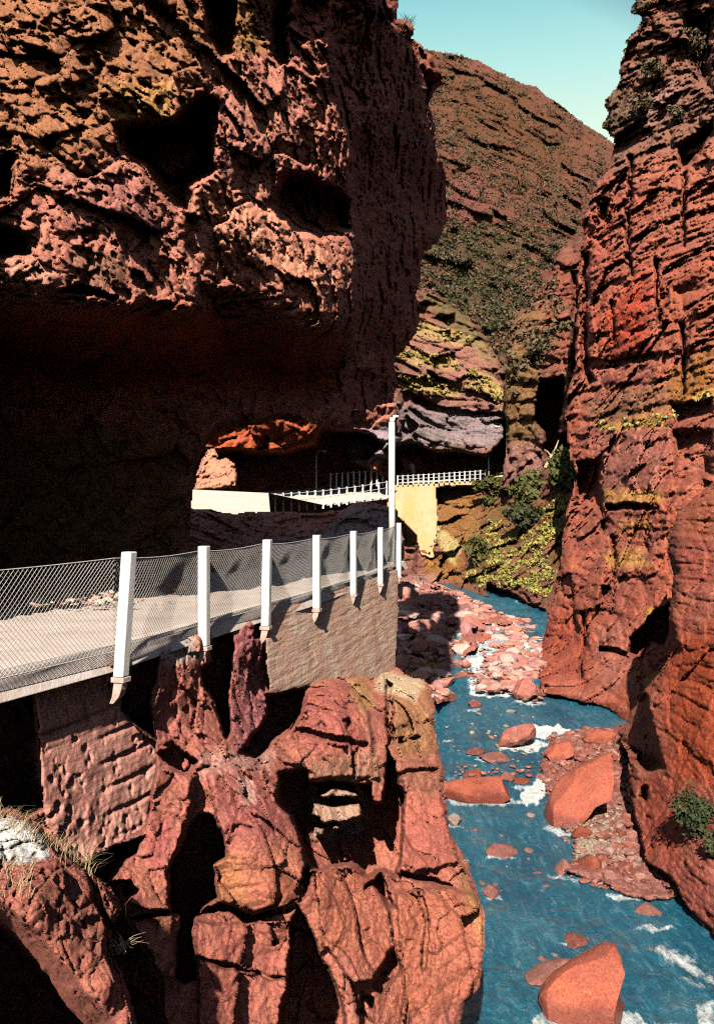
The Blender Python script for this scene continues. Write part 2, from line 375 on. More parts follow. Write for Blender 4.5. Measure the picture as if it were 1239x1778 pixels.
# ------------------------------------------------------------------ hillside closing the gorge
hill_out = [(560,40),(640,60),(720,76),(745,86),(770,90),(800,96),(830,104),(850,116),(880,130),(905,143),(930,150),(950,166),(975,182),(1000,204),(1025,222),(1050,236),(1130,300),(1250,400),(1250,900),(560,900)]
hill_ctrl = [(560,60,430),(740,85,440),(850,115,450),(950,165,460),(1045,232,470),(1240,400,470),(740,300,300),(900,300,340),(1050,350,360),(700,500,215),(850,500,240),(1000,500,265),(740,700,165),(900,700,180),(1000,750,180),(700,880,150),(1240,880,170)]
hill = relief('hillside', hill_out, hill_ctrl, M['hill'], 2.4,
              [([(775,290),(820,285),(810,330),(780,320)], 8, 20), ([(1000,330),(1060,280),(1040,420),(1000,470)], 10, 30)],
              [([(740,300),(830,310),(860,360),(810,400),(740,390)], lin('96564e'), .7, 50), ([(900,480),(990,470),(980,620),(900,600)], lin('8e4a3e'), .6, 50),
               ([(720,90),(900,150),(1000,240),(980,330),(800,280)], lin('6b4826'), .55, 80), ([(760,420),(900,420),(900,560),(800,560)], lin('585034'), .6, 60)],
              lambda p: rock(p, [(26, 5, .2, (1, 1, .7)), (7, 2.0, .3, (1, 1, .8))], [(6, .5, .3, .5, 0)], (11, 5.5), 21, .4, (3.5, 1.6)), (6, 2), 4, 18, 30, seed=4)
tag(hill.o, 'steep scrubby brown hillside closing the far end of the gorge', kind='structure')

# far cliff above the distant bend of the road
farc_out = [(585,735),(612,705),(650,700),(655,610),(640,560),(660,520),(728,498),(752,506),(790,535),(830,560),(858,610),(876,640),(884,700),(890,760),(887,836),(585,840)]
farc_ctrl = [(600,720,100),(690,600,122),(740,510,128),(800,560,127),(870,640,124),(690,760,116),(800,760,119),(885,800,118),(600,830,98),(800,830,120)]
farc = relief('cliff', farc_out, farc_ctrl, M['far'], 2.0,
              [([(680,772),(715,768),(760,782),(800,784),(845,792),(868,768),(892,762),(892,850),(585,850),(585,800),(610,775),(640,790)], 12, 12),
               ([(740,640),(790,668),(860,690),(862,702),(790,684),(738,656)], 3, 8), ([(720,690),(800,712),(878,716),(878,726),(790,724),(715,704)], 3, 8),
               ([(690,675),(740,690),(770,708),(700,700)], 3, 8), ([(876,690),(890,690),(890,780),(874,770)], 8, 6)],
              [([(690,560),(760,565),(870,620),(880,720),(690,690)], lin('b07a6c'), .5, 30),
               ([(700,560),(735,555),(800,580),(840,602),(800,600),(720,580)], lin('b59a58'), .7, 16), ([(692,604),(740,612),(800,630),(798,644),(720,632),(692,618)], lin('b59c5c'), .7, 16),
               ([(688,655),(740,655),(800,675),(795,692),(740,678),(690,670)], lin('b5a25c'), .7, 16), ([(815,640),(850,650),(884,690),(870,705),(835,680),(815,660)], lin('b2a054'), .7, 16),
               ([(600,735),(690,700),(890,715),(890,775),(700,775),(600,800)], lin('a0969a'), .6, 24), ([(735,505),(800,535),(860,620),(850,640),(780,570),(740,530)], lin('6c6a40'), .6, 20)],
              lambda p: rock(p, [(7, 1.7, .5, (1.3, 1, .6)), (2.2, .7, .25, (1.2, 1, .6))], [(3.4, 1.5, 1.0, .28, 0), (1.2, .45, .4, .28, 0)], (4, 1.2), 31), (14, 2), 6, 20, 20, seed=5)
tag(farc.o, 'pink cliff with yellow grassy ledges above the far bend of the road', kind='structure')

# brown rib between far cliff and the right wall, with its black cleft
rib = relief('cliff', [(868,850),(876,760),(872,690),(880,600),(888,560),(915,520),(945,490),(965,440),(1000,400),(1060,340),(1110,420),(1110,880),(1000,900)],
             [(880,600,116),(930,530,118),(1000,420,125),(900,800,110),(960,600,110),(960,820,104),(1060,400,115),(1080,800,96)], M['far'], 2.2,
             [([(939,657),(974,653),(980,689),(970,752),(992,752),(992,795),(962,795),(945,799),(943,752),(925,728),(927,705)], 16, 10), ([(992,470),(1004,470),(1006,640),(992,650)], 5, 8)],
             [([(860,560),(940,520),(930,830),(860,830)], lin('8a6a40'), .65, 40), ([(930,480),(1010,430),(1010,640),(950,650)], lin('96503c'), .6, 40), ([(870,770),(945,770),(945,840),(870,840)], lin('9a6a68'), .6, 20)],
             lambda p: rock(p, [(6, 1.6, .5, (1, 1, 1.2)), (1.8, .6, .2, (1, 1, .8))], [(2.6, .7, .6, .1, 0), (.9, .3, .3, .1, 0)], (4, 1.1), 41), (12, 3), 6, 20, 20, seed=6)
tag(rib.o, 'brown vertical rock rib with a tall black cleft beside the far road', kind='structure')

# ------------------------------------------------------------------ right wall of the gorge
main_out = [(1098,-900),(1092,-260),(1098,0),(1108,14),(1112,32),(1098,52),(1084,80),(1078,104),(1074,135),(1062,160),(1047,184),(1052,200),(1042,218),(1056,232),(1066,250),(1058,290),(1030,325),(1012,380),
            (1006,440),(1000,520),(1000,560),(996,640),(985,690),(980,745),(990,800),(998,830),(985,880),(975,940),(966,1010),(950,1080),(937,1130),(930,1180),(940,1206),(948,1250),(1000,1262),(1062,1264),(1095,1275),(1240,1330),(1420,1330),(1420,-900)]
main_ctrl = [(1100,-900,110),(1400,-900,85),(1100,-200,100),(1100,50,97),(1239,50,92),(1060,230,98),(1100,300,88),(1239,300,78),(1010,420,90),(1010,600,82),(1100,500,74),(1239,500,63),(1000,680,78),(1100,720,62),(1239,690,53),
             (1000,850,68),(1100,850,55),(1160,850,49),(980,950,60),(1100,1000,49),(940,1130,55),(940,1200,44.6),(1010,1235,42),(1060,1240,40.8),(1100,1200,41),(1150,1000,46),(1300,1000,42),(1420,300,66),(1420,1000,38)]
main_feats = [
    ([(1088,270),(1098,268),(1094,420),(1100,480),(1090,480),(1084,400)], 4, 8), ([(1182,300),(1192,300),(1188,430),(1180,430)], 4, 8), ([(1178,560),(1188,556),(1190,680),(1180,690)], 3, 8), ([(1062,930),(1070,930),(1064,1070),(1056,1070)], 2, 8), ([(1120,885),(1128,885),(1124,960),(1118,960)], 2, 6), ([(1010,1060),(1018,1060),(1012,1180),(1004,1180)], 2, 7), ([(1040,1120),(1090,1130),(1090,1140),(1040,1132)], 2, 7), ([(1060,520),(1066,520),(1064,600),(1058,600)], 3, 6),
    ([(1003,800),(1046,800),(1044,880),(1050,905),(1030,880),(992,884),(998,850)], 6, 12), ([(1010,440),(1020,440),(1022,640),(1036,660),(1020,672),(1008,640)], 5, 8), ([(1134,450),(1145,450),(1146,565),(1134,570)], 4, 8),
    ([(1018,618),(1060,626),(1134,612),(1140,622),(1060,640),(1018,640)], 3.5, 8), ([(1048,872),(1142,878),(1142,888),(1048,886)], 3.5, 8), ([(1040,902),(1056,902),(1050,930),(1036,925)], 3, 8),
    ([(1096,1106),(1135,1063),(1159,1047),(1167,1082),(1151,1122),(1132,1114),(1112,1150),(1090,1132)], 6, 12),
    ([(945,1207),(1000,1218),(1045,1225),(1068,1240),(1090,1262),(1090,1285),(940,1285)], 5, 12),
    ([(1044,1018),(1060,1010),(1060,1040),(1040,1044)], 2, 8), ([(1160,700),(1239,688),(1239,720),(1165,745)], 3, 16), ([(1036,350),(1062,340),(1058,390),(1034,400)], 6, 14), ([(1180,20),(1239,20),(1239,160),(1200,150)], 9, 40),
    ([(1172,250),(1205,232),(1239,200),(1239,230),(1190,300),(1175,300)], 6, 14), ([(1160,740),(1239,745),(1239,825),(1170,850)], 3, 20),
    ([(1150,480),(1185,470),(1239,430),(1239,470),(1180,510),(1160,560)], -2, 20)]
main_tints = [
    ([(1040,-260),(1420,-260),(1420,230),(1150,270),(1080,300),(1030,300)], lin('7d5848'), .85, 60), ([(1130,300),(1239,240),(1239,420),(1150,430)], lin('9c5c46'), .5, 50),
    ([(1070,120),(1130,200),(1060,250),(1040,200)], lin('4a4a34'), .6, 30), ([(1100,180),(1170,130),(1180,170),(1120,230)], lin('a07a78'), .5, 24),
    ([(1040,560),(1110,470),(1130,520),(1120,600),(1060,625)], lin('b8462c'), .8, 40), ([(1010,420),(1060,420),(1050,600),(1015,600)], lin('a04a36'), .4, 40),
    ([(1040,735),(1150,715),(1160,740),(1110,745),(1040,750)], lin('b88a40'), .85, 12), ([(1160,640),(1239,600),(1239,690),(1160,720)], lin('a06a2c'), .75, 30), ([(1200,690),(1239,672),(1239,694),(1200,704)], lin('c09a48'), .8, 10),
    ([(1010,700),(1160,660),(1160,720),(1040,735)], lin('8a6a48'), .6, 30), ([(1030,745),(1155,745),(1150,850),(1040,850)], lin('b87464'), .6, 24), ([(1045,850),(1150,852),(1150,876),(1045,876)], lin('c08a4c'), .8, 10),
    ([(1045,960),(1110,955),(1130,985),(1060,985)], lin('b88a44'), .7, 16), ([(1075,905),(1130,900),(1130,925),(1075,925)], lin('b08040'), .6, 12), ([(1120,1060),(1155,1045),(1155,1060),(1120,1075)], lin('c2983c'), .8, 8),
    ([(940,1060),(1030,1060),(1020,1190),(935,1190)], lin('aa4a34'), .5, 40), ([(1030,1090),(1090,1080),(1100,1190),(1040,1210)], lin('a86a5c'), .5, 30), ([(1120,1170),(1150,1165),(1150,1200),(1115,1200)], lin('9a8030'), .7, 14),
    ([(1140,490),(1239,440),(1239,560),(1150,600)], lin('a8583c'), .55, 40)]
def main_disp(p):
    k = np.clip(p[..., 1]/70, .6, 1.25)
    return k*rock(p, [(6.5, 1.25, .2, (.7, 1, 1.6)), (3.2, .7, .15, (1, 1, .9)), (1.3, .36, .1, (1.1, 1, .6)), (.5, .16, .05, (1.3, 1, .5))], [(2.6, .95, .8, .05, 0), (.9, .32, .4, .06, 0)], (2.2, .5), 51, .3, (.5, .14))
rmain = relief('cliff', main_out, main_ctrl, M['right'], 2.3, main_feats, main_tints, main_disp, (9, 1.1), 7, 24, 20, seed=7)
tag(rmain.o, 'tall banded red cliff forming the right wall of the gorge', kind='structure')
near_out = [(1420,660),(1300,760),(1239,835),(1205,862),(1175,888),(1162,920),(1158,960),(1166,1000),(1164,1035),(1158,1080),(1166,1130),(1142,1170),(1118,1196),(1098,1230),(1072,1272),(1088,1310),(1086,1390),(1086,1440),(1090,1500),(1112,1545),(1180,1608),(1239,1660),(1420,1830)]
near_ctrl = [(1239,835,31),(1170,1000,30),(1239,1100,25.5),(1130,1200,28),(1239,1400,20.6),(1100,1400,25.4),(1090,1480,23.6),(1110,1530,22),(1180,1590,20.2),(1239,1645,18.7),(1239,1300,22),(1420,1800,15),(1420,1000,23),(1420,700,31)]
near_feats = [([(1085,1318),(1089,1363),(1080,1415),(1086,1500),(1124,1572),(1181,1622),(1239,1680),(1330,1760),(1330,1700),(1239,1628),(1203,1597),(1164,1525),(1120,1494),(1107,1437),(1088,1380)], 2.6, 10),
              ([(1060,1271),(1089,1215),(1120,1206),(1139,1280),(1152,1332),(1120,1343),(1094,1320)], 5, 14), ([(1112,1365),(1124,1365),(1120,1395),(1106,1385)], 1.2, 8)]
near_tints = [([(1150,1130),(1300,1050),(1300,1400),(1160,1340)], lin('b04a26'), .75, 60), ([(1170,960),(1239,940),(1239,1020),(1180,1030)], lin('b25a4c'), .5, 30), ([(1110,1350),(1170,1340),(1180,1500),(1110,1480)], lin('b0503c'), .6, 30),
              ([(1180,860),(1239,840),(1239,930),(1180,930)], lin('b0603e'), .5, 30), ([(1150,1500),(1239,1500),(1239,1640),(1180,1580)], lin('9c5048'), .5, 30)]
def near_disp(p):
    return rock(p, [(2.0, .22, .06, (1, 1, 1)), (.5, .06, .03, (1.4, 1, .5))], [(.5, .1, .12, .1, 0), (.17, .05, .07, .12, 0)], (1.2, .2), 61)
rnear = relief('cliff', near_out, near_ctrl, M['right'], 2.3, near_feats, near_tints, near_disp, (18, 1.2), 6, 22, 8, seed=8)
tag(rnear.o, 'orange red cliff foot rising from the river at the right edge', kind='structure')

# ------------------------------------------------------------------ rocks below the road
fore_out = [(-140,1230),(-60,1215),(0,1190),(60,1176),(200,1140),(280,1118),(350,1096),(420,1078),(462,1066),(470,1190),(560,1180),(600,1172),(650,1176),(690,1160),(712,1172),(735,1182),(750,1190),(756,1240),(758,1290),(774,1340),(776,1400),(783,1450),(799,1480),(817,1510),(833,1550),
            (843,1600),(845,1640),(836,1680),(830,1715),(806,1752),(790,1800),(780,1960),(-140,1960)]
fore_ctrl = [(-140,1240,7.2),(0,1190,7.9),(70,1200,9.0),(200,1145,9.5),(270,1200,10.2),(150,1480,8.8),(80,1400,8.6),(350,1100,11.7),(300,1250,10.6),(440,1100,13.3),(420,1250,12.3),(470,1290,13.0),(300,1400,9.9),(250,1560,9.2),(270,1620,9.0),(270,1770,8.7),
             (400,1330,11),(450,1450,10.4),(500,1550,10.3),(380,1560,10),(420,1600,10.1),(420,1770,9.6),(470,1190,14.2),(560,1185,15.2),(590,1240,14.3),(590,1340,13.5),(590,1400,13.5),(590,1510,11.9),(600,1650,11.2),(640,1770,10.8),
             (700,1200,17.3),(720,1300,15.8),(730,1400,14.8),(740,1540,13.3),(770,1640,12.7),(760,1770,12.1),(830,1600,13.3),(690,1165,19),(400,1950,9),(780,1950,11.5),(-140,1950,7)]
fore_feats = [
    ([(358,1342),(400,1326),(444,1322),(490,1378),(516,1424),(532,1500),(530,1560),(505,1572),(440,1584),(380,1568),(372,1502),(394,1482),(372,1412)], -.55, 7),
    ([(340,1598),(430,1604),(505,1596),(500,1700),(486,1778),(484,1960),(346,1960)], -.45, 7), ([(534,1204),(600,1180),(640,1232),(658,1352),(536,1354),(514,1300),(516,1260)], -.45, 8),
    ([(692,1316),(768,1330),(776,1400),(784,1450),(800,1500),(690,1520),(702,1440),(700,1370)], -.35, 8), ([(684,1548),(790,1540),(836,1560),(845,1650),(800,1790),(690,1790),(700,1690)], -.55, 9),
    ([(542,1514),(600,1502),(656,1528),(676,1590),(684,1640),(648,1704),(612,1704),(560,1640)], -.5, 8), ([(270,1330),(340,1346),(322,1436),(292,1516),(294,1580),(222,1582),(198,1526),(238,1460),(262,1400)], -.4, 7),
    ([(470,1290),(510,1270),(530,1334),(482,1342),(476,1390),(450,1340)], -.25, 6), ([(224,1594),(300,1590),(306,1700),(282,1700),(250,1640)], -.3, 6),
    ([(606,1246),(622,1300),(616,1352),(608,1352),(612,1300),(598,1250)], .5, 5), ([(736,1545),(748,1600),(742,1680),(730,1690),(736,1610),(726,1550)], .5, 6),
    ([(62,1222),(100,1200),(205,1170),(222,1186),(212,1210),(214,1236),(240,1270),(268,1292),(268,1340),(255,1435),(200,1462),(150,1492),(80,1430)], 1.7, 10),
    ([(-160,1200),(0,1196),(58,1188),(66,1250),(70,1330),(75,1400),(40,1420),(-160,1420)], 3, 12),
    ([(228,1128),(272,1112),(276,1128),(274,1165),(262,1220),(272,1285),(240,1262),(212,1232),(192,1214),(200,1180),(222,1170)], 2.2, 10),
    ([(372,1098),(402,1078),(404,1130),(396,1190),(402,1270),(394,1284),(374,1225),(354,1190),(348,1164),(366,1150)], 2.6, 10),
    ([(462,1206),(530,1196),(520,1240),(508,1266),(478,1284),(446,1318),(420,1306),(450,1262),(464,1240)], 2.4, 10),
    ([(300,1290),(345,1320),(330,1345),(290,1330),(272,1310)], .7, 8),
    ([(395,1488),(372,1503),(375,1558),(340,1588),(332,1618),(340,1703),(320,1708),(305,1698),(312,1588),(297,1583),(295,1508),(325,1443),(345,1413),(370,1418),(387,1448)], 2.6, 9),
    ([(145,1498),(200,1468),(250,1453),(235,1480),(220,1490),(195,1530),(228,1532),(240,1548),(218,1573),(228,1600),(262,1660),(280,1703),(288,1778),(300,1960),(-160,1960),(-160,1450),(60,1460)], 5.5, 9),
    ([(481,1344),(531,1336),(534,1355),(590,1358),(645,1359),(649,1390),(664,1393),(668,1344),(672,1298),(683,1329),(700,1374),(702,1462),(689,1523),(664,1512),(633,1523),(607,1500),(553,1512),(538,1504),(523,1466),(511,1435),(500,1416),(479,1390)], 2.7, 9),
    ([(545,1394),(580,1396),(626,1392),(630,1420),(600,1426),(560,1432),(543,1412)], -2.7, 6),
    ([(550,1378),(580,1368),(622,1374),(624,1384),(560,1386)], -2.7, 5), ([(546,1440),(562,1436),(560,1454),(548,1452)], -2.6, 5), ([(578,1434),(590,1432),(590,1442),(576,1442)], -2.6, 4),
    ([(514,1573),(538,1607),(561,1668),(592,1729),(600,1778),(610,1960),(480,1960),(485,1778),(496,1710),(504,1634),(502,1607)], 3, 9),
    ([(633,1538),(664,1512),(683,1577),(672,1573),(649,1538),(630,1546)], 1.4, 7), ([(683,1645),(702,1683),(664,1725),(645,1710)], 1.0, 10), ([(626,1718),(652,1732),(650,1778),(618,1760)], .9, 9),
    ([(336,1586),(380,1568),(440,1588),(505,1570),(512,1578),(440,1600),(380,1580),(340,1594)], .55, 5),
    ([(222,1590),(300,1582),(300,1588),(226,1600)], .6, 5), ([(340,1655),(400,1672),(500,1700),(498,1706),(390,1682),(340,1662)], .3, 5),
    ([(512,1262),(600,1280),(640,1290),(640,1298),(590,1292),(512,1272)], .45, 6), ([(690,1340),(765,1330),(765,1337),(690,1350)], .4, 6), ([(690,1285),(730,1276),(730,1284),(690,1294)], .5, 5), ([(695,1510),(790,1535),(790,1545),(700,1522)], .5, 6),
    ([(668,1180),(680,1190),(684,1290),(672,1300)], .9, 8), ([(520,1570),(512,1545),(536,1500),(542,1520),(530,1560)], 1.0, 6), ([(440,1078),(462,1072),(462,1110),(442,1108)], .7, 8)]
fore_tints = [
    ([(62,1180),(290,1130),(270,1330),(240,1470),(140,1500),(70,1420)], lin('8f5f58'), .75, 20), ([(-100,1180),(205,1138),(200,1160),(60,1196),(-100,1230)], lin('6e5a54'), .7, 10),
    ([(275,1110),(345,1096),(340,1150),(290,1160)], lin('c9b0a4'), .8, 14), ([(400,1090),(470,1080),(465,1300),(405,1300)], lin('a0606a'), .6, 20), ([(340,1310),(480,1300),(470,1340),(350,1350)], lin('cfa090'), .6, 20),
    ([(355,1340),(440,1330),(520,1440),(400,1480)], lin('b0625e'), .6, 30), ([(375,1490),(420,1480),(430,1570),(375,1570)], lin('c48252'), .6, 24), ([(440,1500),(520,1520),(520,1570),(440,1570)], lin('b86a50'), .5, 24),
    ([(345,1600),(500,1600),(500,1778),(345,1778)], lin('b8685a'), .5, 40), ([(545,1366),(630,1366),(632,1456),(540,1456)], lin('d4aa90'), .9, 8), ([(510,1330),(660,1300),(660,1360),(515,1358)], lin('b98a70'), .6, 20),
    ([(520,1190),(600,1185),(640,1300),(510,1300)], lin('a85a54'), .6, 30), ([(600,1175),(640,1180),(650,1230),(625,1240)], lin('c09a5c'), .55, 18), ([(665,1180),(750,1190),(752,1310),(690,1310)], lin('a88650'), .5, 26),
    ([(655,1165),(740,1180),(720,1215),(650,1200)], lin('d8c4a0'), .7, 14), ([(690,1310),(770,1330),(770,1380),(690,1370)], lin('9c6a54'), .6, 20), ([(690,1380),(780,1400),(780,1520),(690,1500)], lin('c0685a'), .6, 30),
    ([(690,1540),(840,1560),(840,1740),(690,1778)], lin('bc6a4c'), .5, 40), ([(800,1490),(845,1600),(840,1660),(815,1600),(795,1520)], lin('a88648'), .45, 18), ([(540,1510),(680,1510),(680,1700),(560,1640)], lin('bb6a50'), .5, 40),
    ([(410,1350),(440,1355),(445,1395),(420,1398)], lin('d4a898'), .7, 12), ([(220,1590),(300,1590),(280,1680),(240,1660)], lin('bc7c5c'), .6, 16), ([(260,1430),(300,1420),(290,1520),(250,1500)], lin('b0585a'), .5, 16),
    ([(-140,1200),(60,1200),(60,1420),(-140,1420)], lin('4a3c30'), .7, 16)]  # dark tint painted into the hollow to deepen its shade
def fore_disp(p):
    # knobbly conglomerate near the road, smoother water-worn pillars lower down, board-like beds in the left block
    t = smooth(-2.6, -1.7, p[..., 2]); left = smooth(-2.25, -2.55, p[..., 0])
    a = rock(p, [(.55, .15, .06, (1, 1, 1)), (.2, .07, .03, (1, 1, 1))], None, (.5, .08), 71, .25, (.12, .05))
    b = rock(p, [(1.4, .34, .05, (.8, 1, 1.25)), (.5, .10, .012, (.9, 1, 1.0)), (.17, .022, .004, (1, 1, .8))], [(.8, .05, .12, .06, 0), (.22, .012, .03, .06, 0)], (.6, .09), 81, .3, (.06, .035))
    c = rock(p, [(.9, .05, .02, (1.5, 1, .5))], [(.34, .09, .13, -.33, 0), (.10, .03, .04, -.33, 0)], (.3, .07), 91, .35, (.12, .06))
    m = t*(1-left*.0)
    r = a*m+b*(1-m)
    L = left*smooth(-4.4, -3.2, p[..., 2])
    return r*(1-L)+c*L
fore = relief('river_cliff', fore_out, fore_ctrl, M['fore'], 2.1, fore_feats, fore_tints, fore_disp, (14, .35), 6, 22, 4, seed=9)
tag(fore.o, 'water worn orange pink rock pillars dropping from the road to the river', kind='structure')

corner_out = [(-150,1385),(-40,1395),(0,1402),(40,1408),(78,1440),(108,1478),(150,1508),(184,1532),(206,1556),(212,1580),(200,1606),(190,1640),(214,1690),(228,1730),(246,1800),(260,1960),(-150,1960)]
corner = relief('rock_ledge', corner_out, [(-100,1400,6.3),(60,1430,6.2),(200,1560,6.2),(50,1560,5.5),(150,1680,5.7),(230,1780,5.9),(0,1700,5.3),(-140,1900,5)], M['fore'], 2.1,
                [([(-170,1500),(0,1562),(60,1612),(95,1652),(145,1720),(196,1768),(240,1960),(-170,1960)], 6.5, 60), ([(150,1515),(170,1530),(205,1630),(195,1640),(160,1560)], .4, 8)],
                [([(-60,1425),(20,1420),(80,1450),(84,1490),(30,1502),(-60,1490)], lin('e6e4e0'), .95, 10), ([(80,1500),(200,1580),(190,1700),(60,1600)], lin('8a5a4c'), .55, 30)],
                lambda p: rock(p, [(.5, .12, .04, (1, 1, 1)), (.14, .045, .02, (1, 1, 1))], None, (.4, .1), 101, .5, (.1, .04)), (20, .5), 5, 20, 2.5, seed=10)
tag(corner.o, 'nearest rock ledge in the bottom left corner with a white patch', kind='structure')

# ------------------------------------------------------------------ ground, water, banks
def plane_base(z):
    return lambda X, Y: ((EYE-z)*F/np.maximum(Y-CY, 4)).astype(np.float32)
def waterz(p):
    x, y = p[..., 0], p[..., 1]
    rap = smooth(44, 50, y)*(1-smooth(95, 110, y))
    q = np.stack([x*1.0, y*.9, x*0], -1)
    return .035*fbm(q*1.1, 201, 4, .55)+.02*fbm(q*4, 205, 3, .5)+rap*(.22*fbm(q*.9, 207, 4, .6)) + smooth(46, 48.5, y)*.18 + smooth(58, 62, y)*.25
foam = [([(800,1120),(850,1112),(910,1125),(900,1150),(820,1150)], WHT, .62, 20), ([(815,1160),(880,1156),(890,1176),(820,1178)], WHT, .72, 14), ([(770,1072),(850,1072),(900,1090),(860,1100)], WHT, .66, 14), ([(780,1225),(900,1222),(900,1240),(790,1240)], WHT, .42, 16), ([(770,1400),(900,1395),(905,1410),(780,1415)], WHT, .40, 12), ([(990,1600),(1090,1620),(1090,1660),(1000,1640)], WHT, .34, 26), ([(905,1378),(918,1362),(935,1345),(950,1355),(952,1380),(934,1398),(908,1396)], WHT, .95, 10), ([(926,1258),(950,1256),(990,1266),(965,1284),(928,1282)], WHT, .9, 8),
        ([(790,1100),(860,1090),(940,1130),(930,1190),(880,1206),(815,1212),(800,1160)], WHT, .6, 24), ([(816,1190),(850,1184),(880,1192),(886,1206),(815,1212)], WHT, .95, 8),
        ([(800,1140),(840,1135),(870,1150),(820,1160)], WHT, .9, 10), ([(860,1120),(930,1110),(940,1128),(870,1130)], WHT, .7, 12), ([(740,1062),(800,1050),(880,1075),(900,1095),(800,1090)], WHT, .6, 14),
        ([(1110,1632),(1150,1636),(1200,1655),(1250,1705),(1250,1722),(1180,1690),(1125,1652)], WHT, .66, 44), ([(1150,1690),(1200,1690),(1239,1710),(1239,1730),(1180,1715)], WHT, .5, 20),
        ([(785,1248),(850,1240),(866,1256),(800,1268)], WHT, .4, 14), ([(762,1284),(790,1284),(790,1294),(762,1294)], WHT, .6, 8), ([(1100,1770),(1190,1776),(1190,1800),(1100,1800)], WHT, .6, 16), ([(860,1296),(900,1292),(930,1284),(960,1290),(930,1306),(870,1304)], WHT, .7, 8),
        ([(768,1350),(800,1338),(820,1344),(800,1356),(770,1362)], WHT, .5, 8), ([(850,1326),(930,1330),(940,1350),(900,1350)], WHT, .4, 10), ([(1205,1740),(1239,1735),(1260,1800),(1205,1800)], WHT, .6, 14)]
# broken water where the current meets the boulders
for cx_, cy_, w_, h_ in ((1018,1772,190,40),(1000,1440,110,26),(838,1392,150,18),(900,1296,80,16),(970,1334,60,14),(918,1220,70,14),(872,1488,70,12),(1016,1526,76,14),(1090,1556,80,14),(1136,1612,84,14),(852,1560,44,12),(960,1708,90,14),(968,1524,40,12),(848,1320,64,10),(825,1312,44,10),(824,1232,34,10),(995,1640,56,12),(790,1432,30,10),(796,1496,36,10),(904,1366,44,12)):
    foam.append(([(cx_+w_*.54*math.cos(a*.5236), cy_+h_*.6*math.sin(a*.5236)) for a in range(12)], WHT, .62, 12))
n = N('river_water')
big = n.ramp(n.noise(.35, 4, .6, .5, n.map((1, .6, 1))), (.35, (.006, .085, .145)), (.55, (.016, .135, .205)), (.72, (.05, .18, .24)))
bed = n.ramp(n.noise(1.3, 5, .7, .8, n.map((.6, 1, 1))), (.52, 0.), (.74, .7))
bc = n.mix(bed, big, (.15, .12, .10)); rp = n.noise(3.4, 7, .75, 1.0, n.map((1.3, .3, 1), (0, 0, .25))); bc = n.mix(n.ramp(rp, (.52, 0.), (.66, .6)), bc, (.13, .32, .39)); bc = n.mix(n.ramp(rp, (.30, .6), (.44, 0.)), bc, (.004, .055, .09))
fc, fa = n.attr('foam')
fn = n.noise(3.0, 9, .78, 1.6, n.map((1.2, .38, 1)))
fm = n.math('SUBTRACT', n.math('MULTIPLY', fa, 1.05), fn); fm = n.ramp(fm, (.0, 0.), (.22, 1.))
spk = n.ramp(n.noise(2.6, 8, .8, .8, n.map((1.3, .34, 1))), (.62, 0.), (.74, .7))
fm2 = n.math('MAXIMUM', fm, spk)
col = n.mix(fm2, bc, (.74, .76, .74))
b1 = n.bump(n.noise(4.5, 8, .72, .6, n.map((1, .5, 1))), .14)
M['water'] = n.done(col, n.math('ADD', n.math('MULTIPLY', fm2, .5), .30), b1, .5)
water = relief('river', [(640,1010),(1000,1010),(1150,1240),(1240,1480),(1460,1700),(1460,2060),(690,2060),(690,1330),(640,1200)], None, M['water'], 2.4, (), foam, None, None, 0, 28, 0,
               plane_base(ZW), 12, 11, 'foam', waterz, True)
tag(water.o, 'turquoise mountain river running over stones along the gorge floor', kind='structure')

def bank_disp(p): return rock(p, [(1.6, .6, .1, (1, 1, .5)), (.6, .25, .05, (1, 1, .5))], None, (1.2, .3), 111)
rb = relief('river_bank', [(640,1030),(690,1010),(740,1012),(800,1030),(860,1060),(905,1078),(880,1086),(830,1086),(856,1102),(838,1118),(806,1140),(822,1168),(832,1186),(800,1216),(756,1222),(740,1196),(640,1190)],
            [(800,1212,43.5),(822,1186,47),(740,1190,43.5),(690,1165,45),(790,1130,58),(690,1100,54),(820,1098,64),(690,1040,78),(800,1040,87),(740,1014,99),(880,1075,72.5),(640,1180,42),(640,1030,84)], M['bank'], 2.2,
            (), [([(690,1090),(760,1090),(780,1130),(740,1165),(690,1150)], lin('b07f36'), .75, 24), ([(730,1130),(765,1125),(770,1155),(735,1160)], lin('a8a03c'), .8, 10), ([(690,1010),(800,1030),(800,1080),(690,1070)], lin('b98478'), .6, 20),
                 ([(690,1160),(800,1180),(800,1220),(700,1200)], lin('b06a50'), .6, 16)], lambda p: p[..., 1]/45*rock(p, [(3.2, 1.6, .3, (1, 2, .5)), (1.1, .5, .1, (1, 2, .5))], [(.6, .3, .3, .25, 0)], (1.6, .5), 111), (8, .6), 5, 14, 6, seed=12)
tag(rb.o, 'reddish stony bank of the river below the retaining wall', kind='structure')
rt = relief('river_bank', [(900,1072),(950,1104),(950,1150),(934,1192),(912,1176),(898,1150),(868,1128),(846,1100),(860,1084)], None, M['bank'], 2.2, (), [], lambda p: p[..., 1]/50*rock(p, [(1.6, .7, .1, (1, 2, .5)), (.7, .3, .08, (1, 2, .5))], None, (1.2, .4), 117), (8, .5), 5, 14, 4, plane_base(ZW+.32), seed=22)
tag(rt.o, 'rubble tongue along the foot of the right cliff beside the rapids', kind='structure')
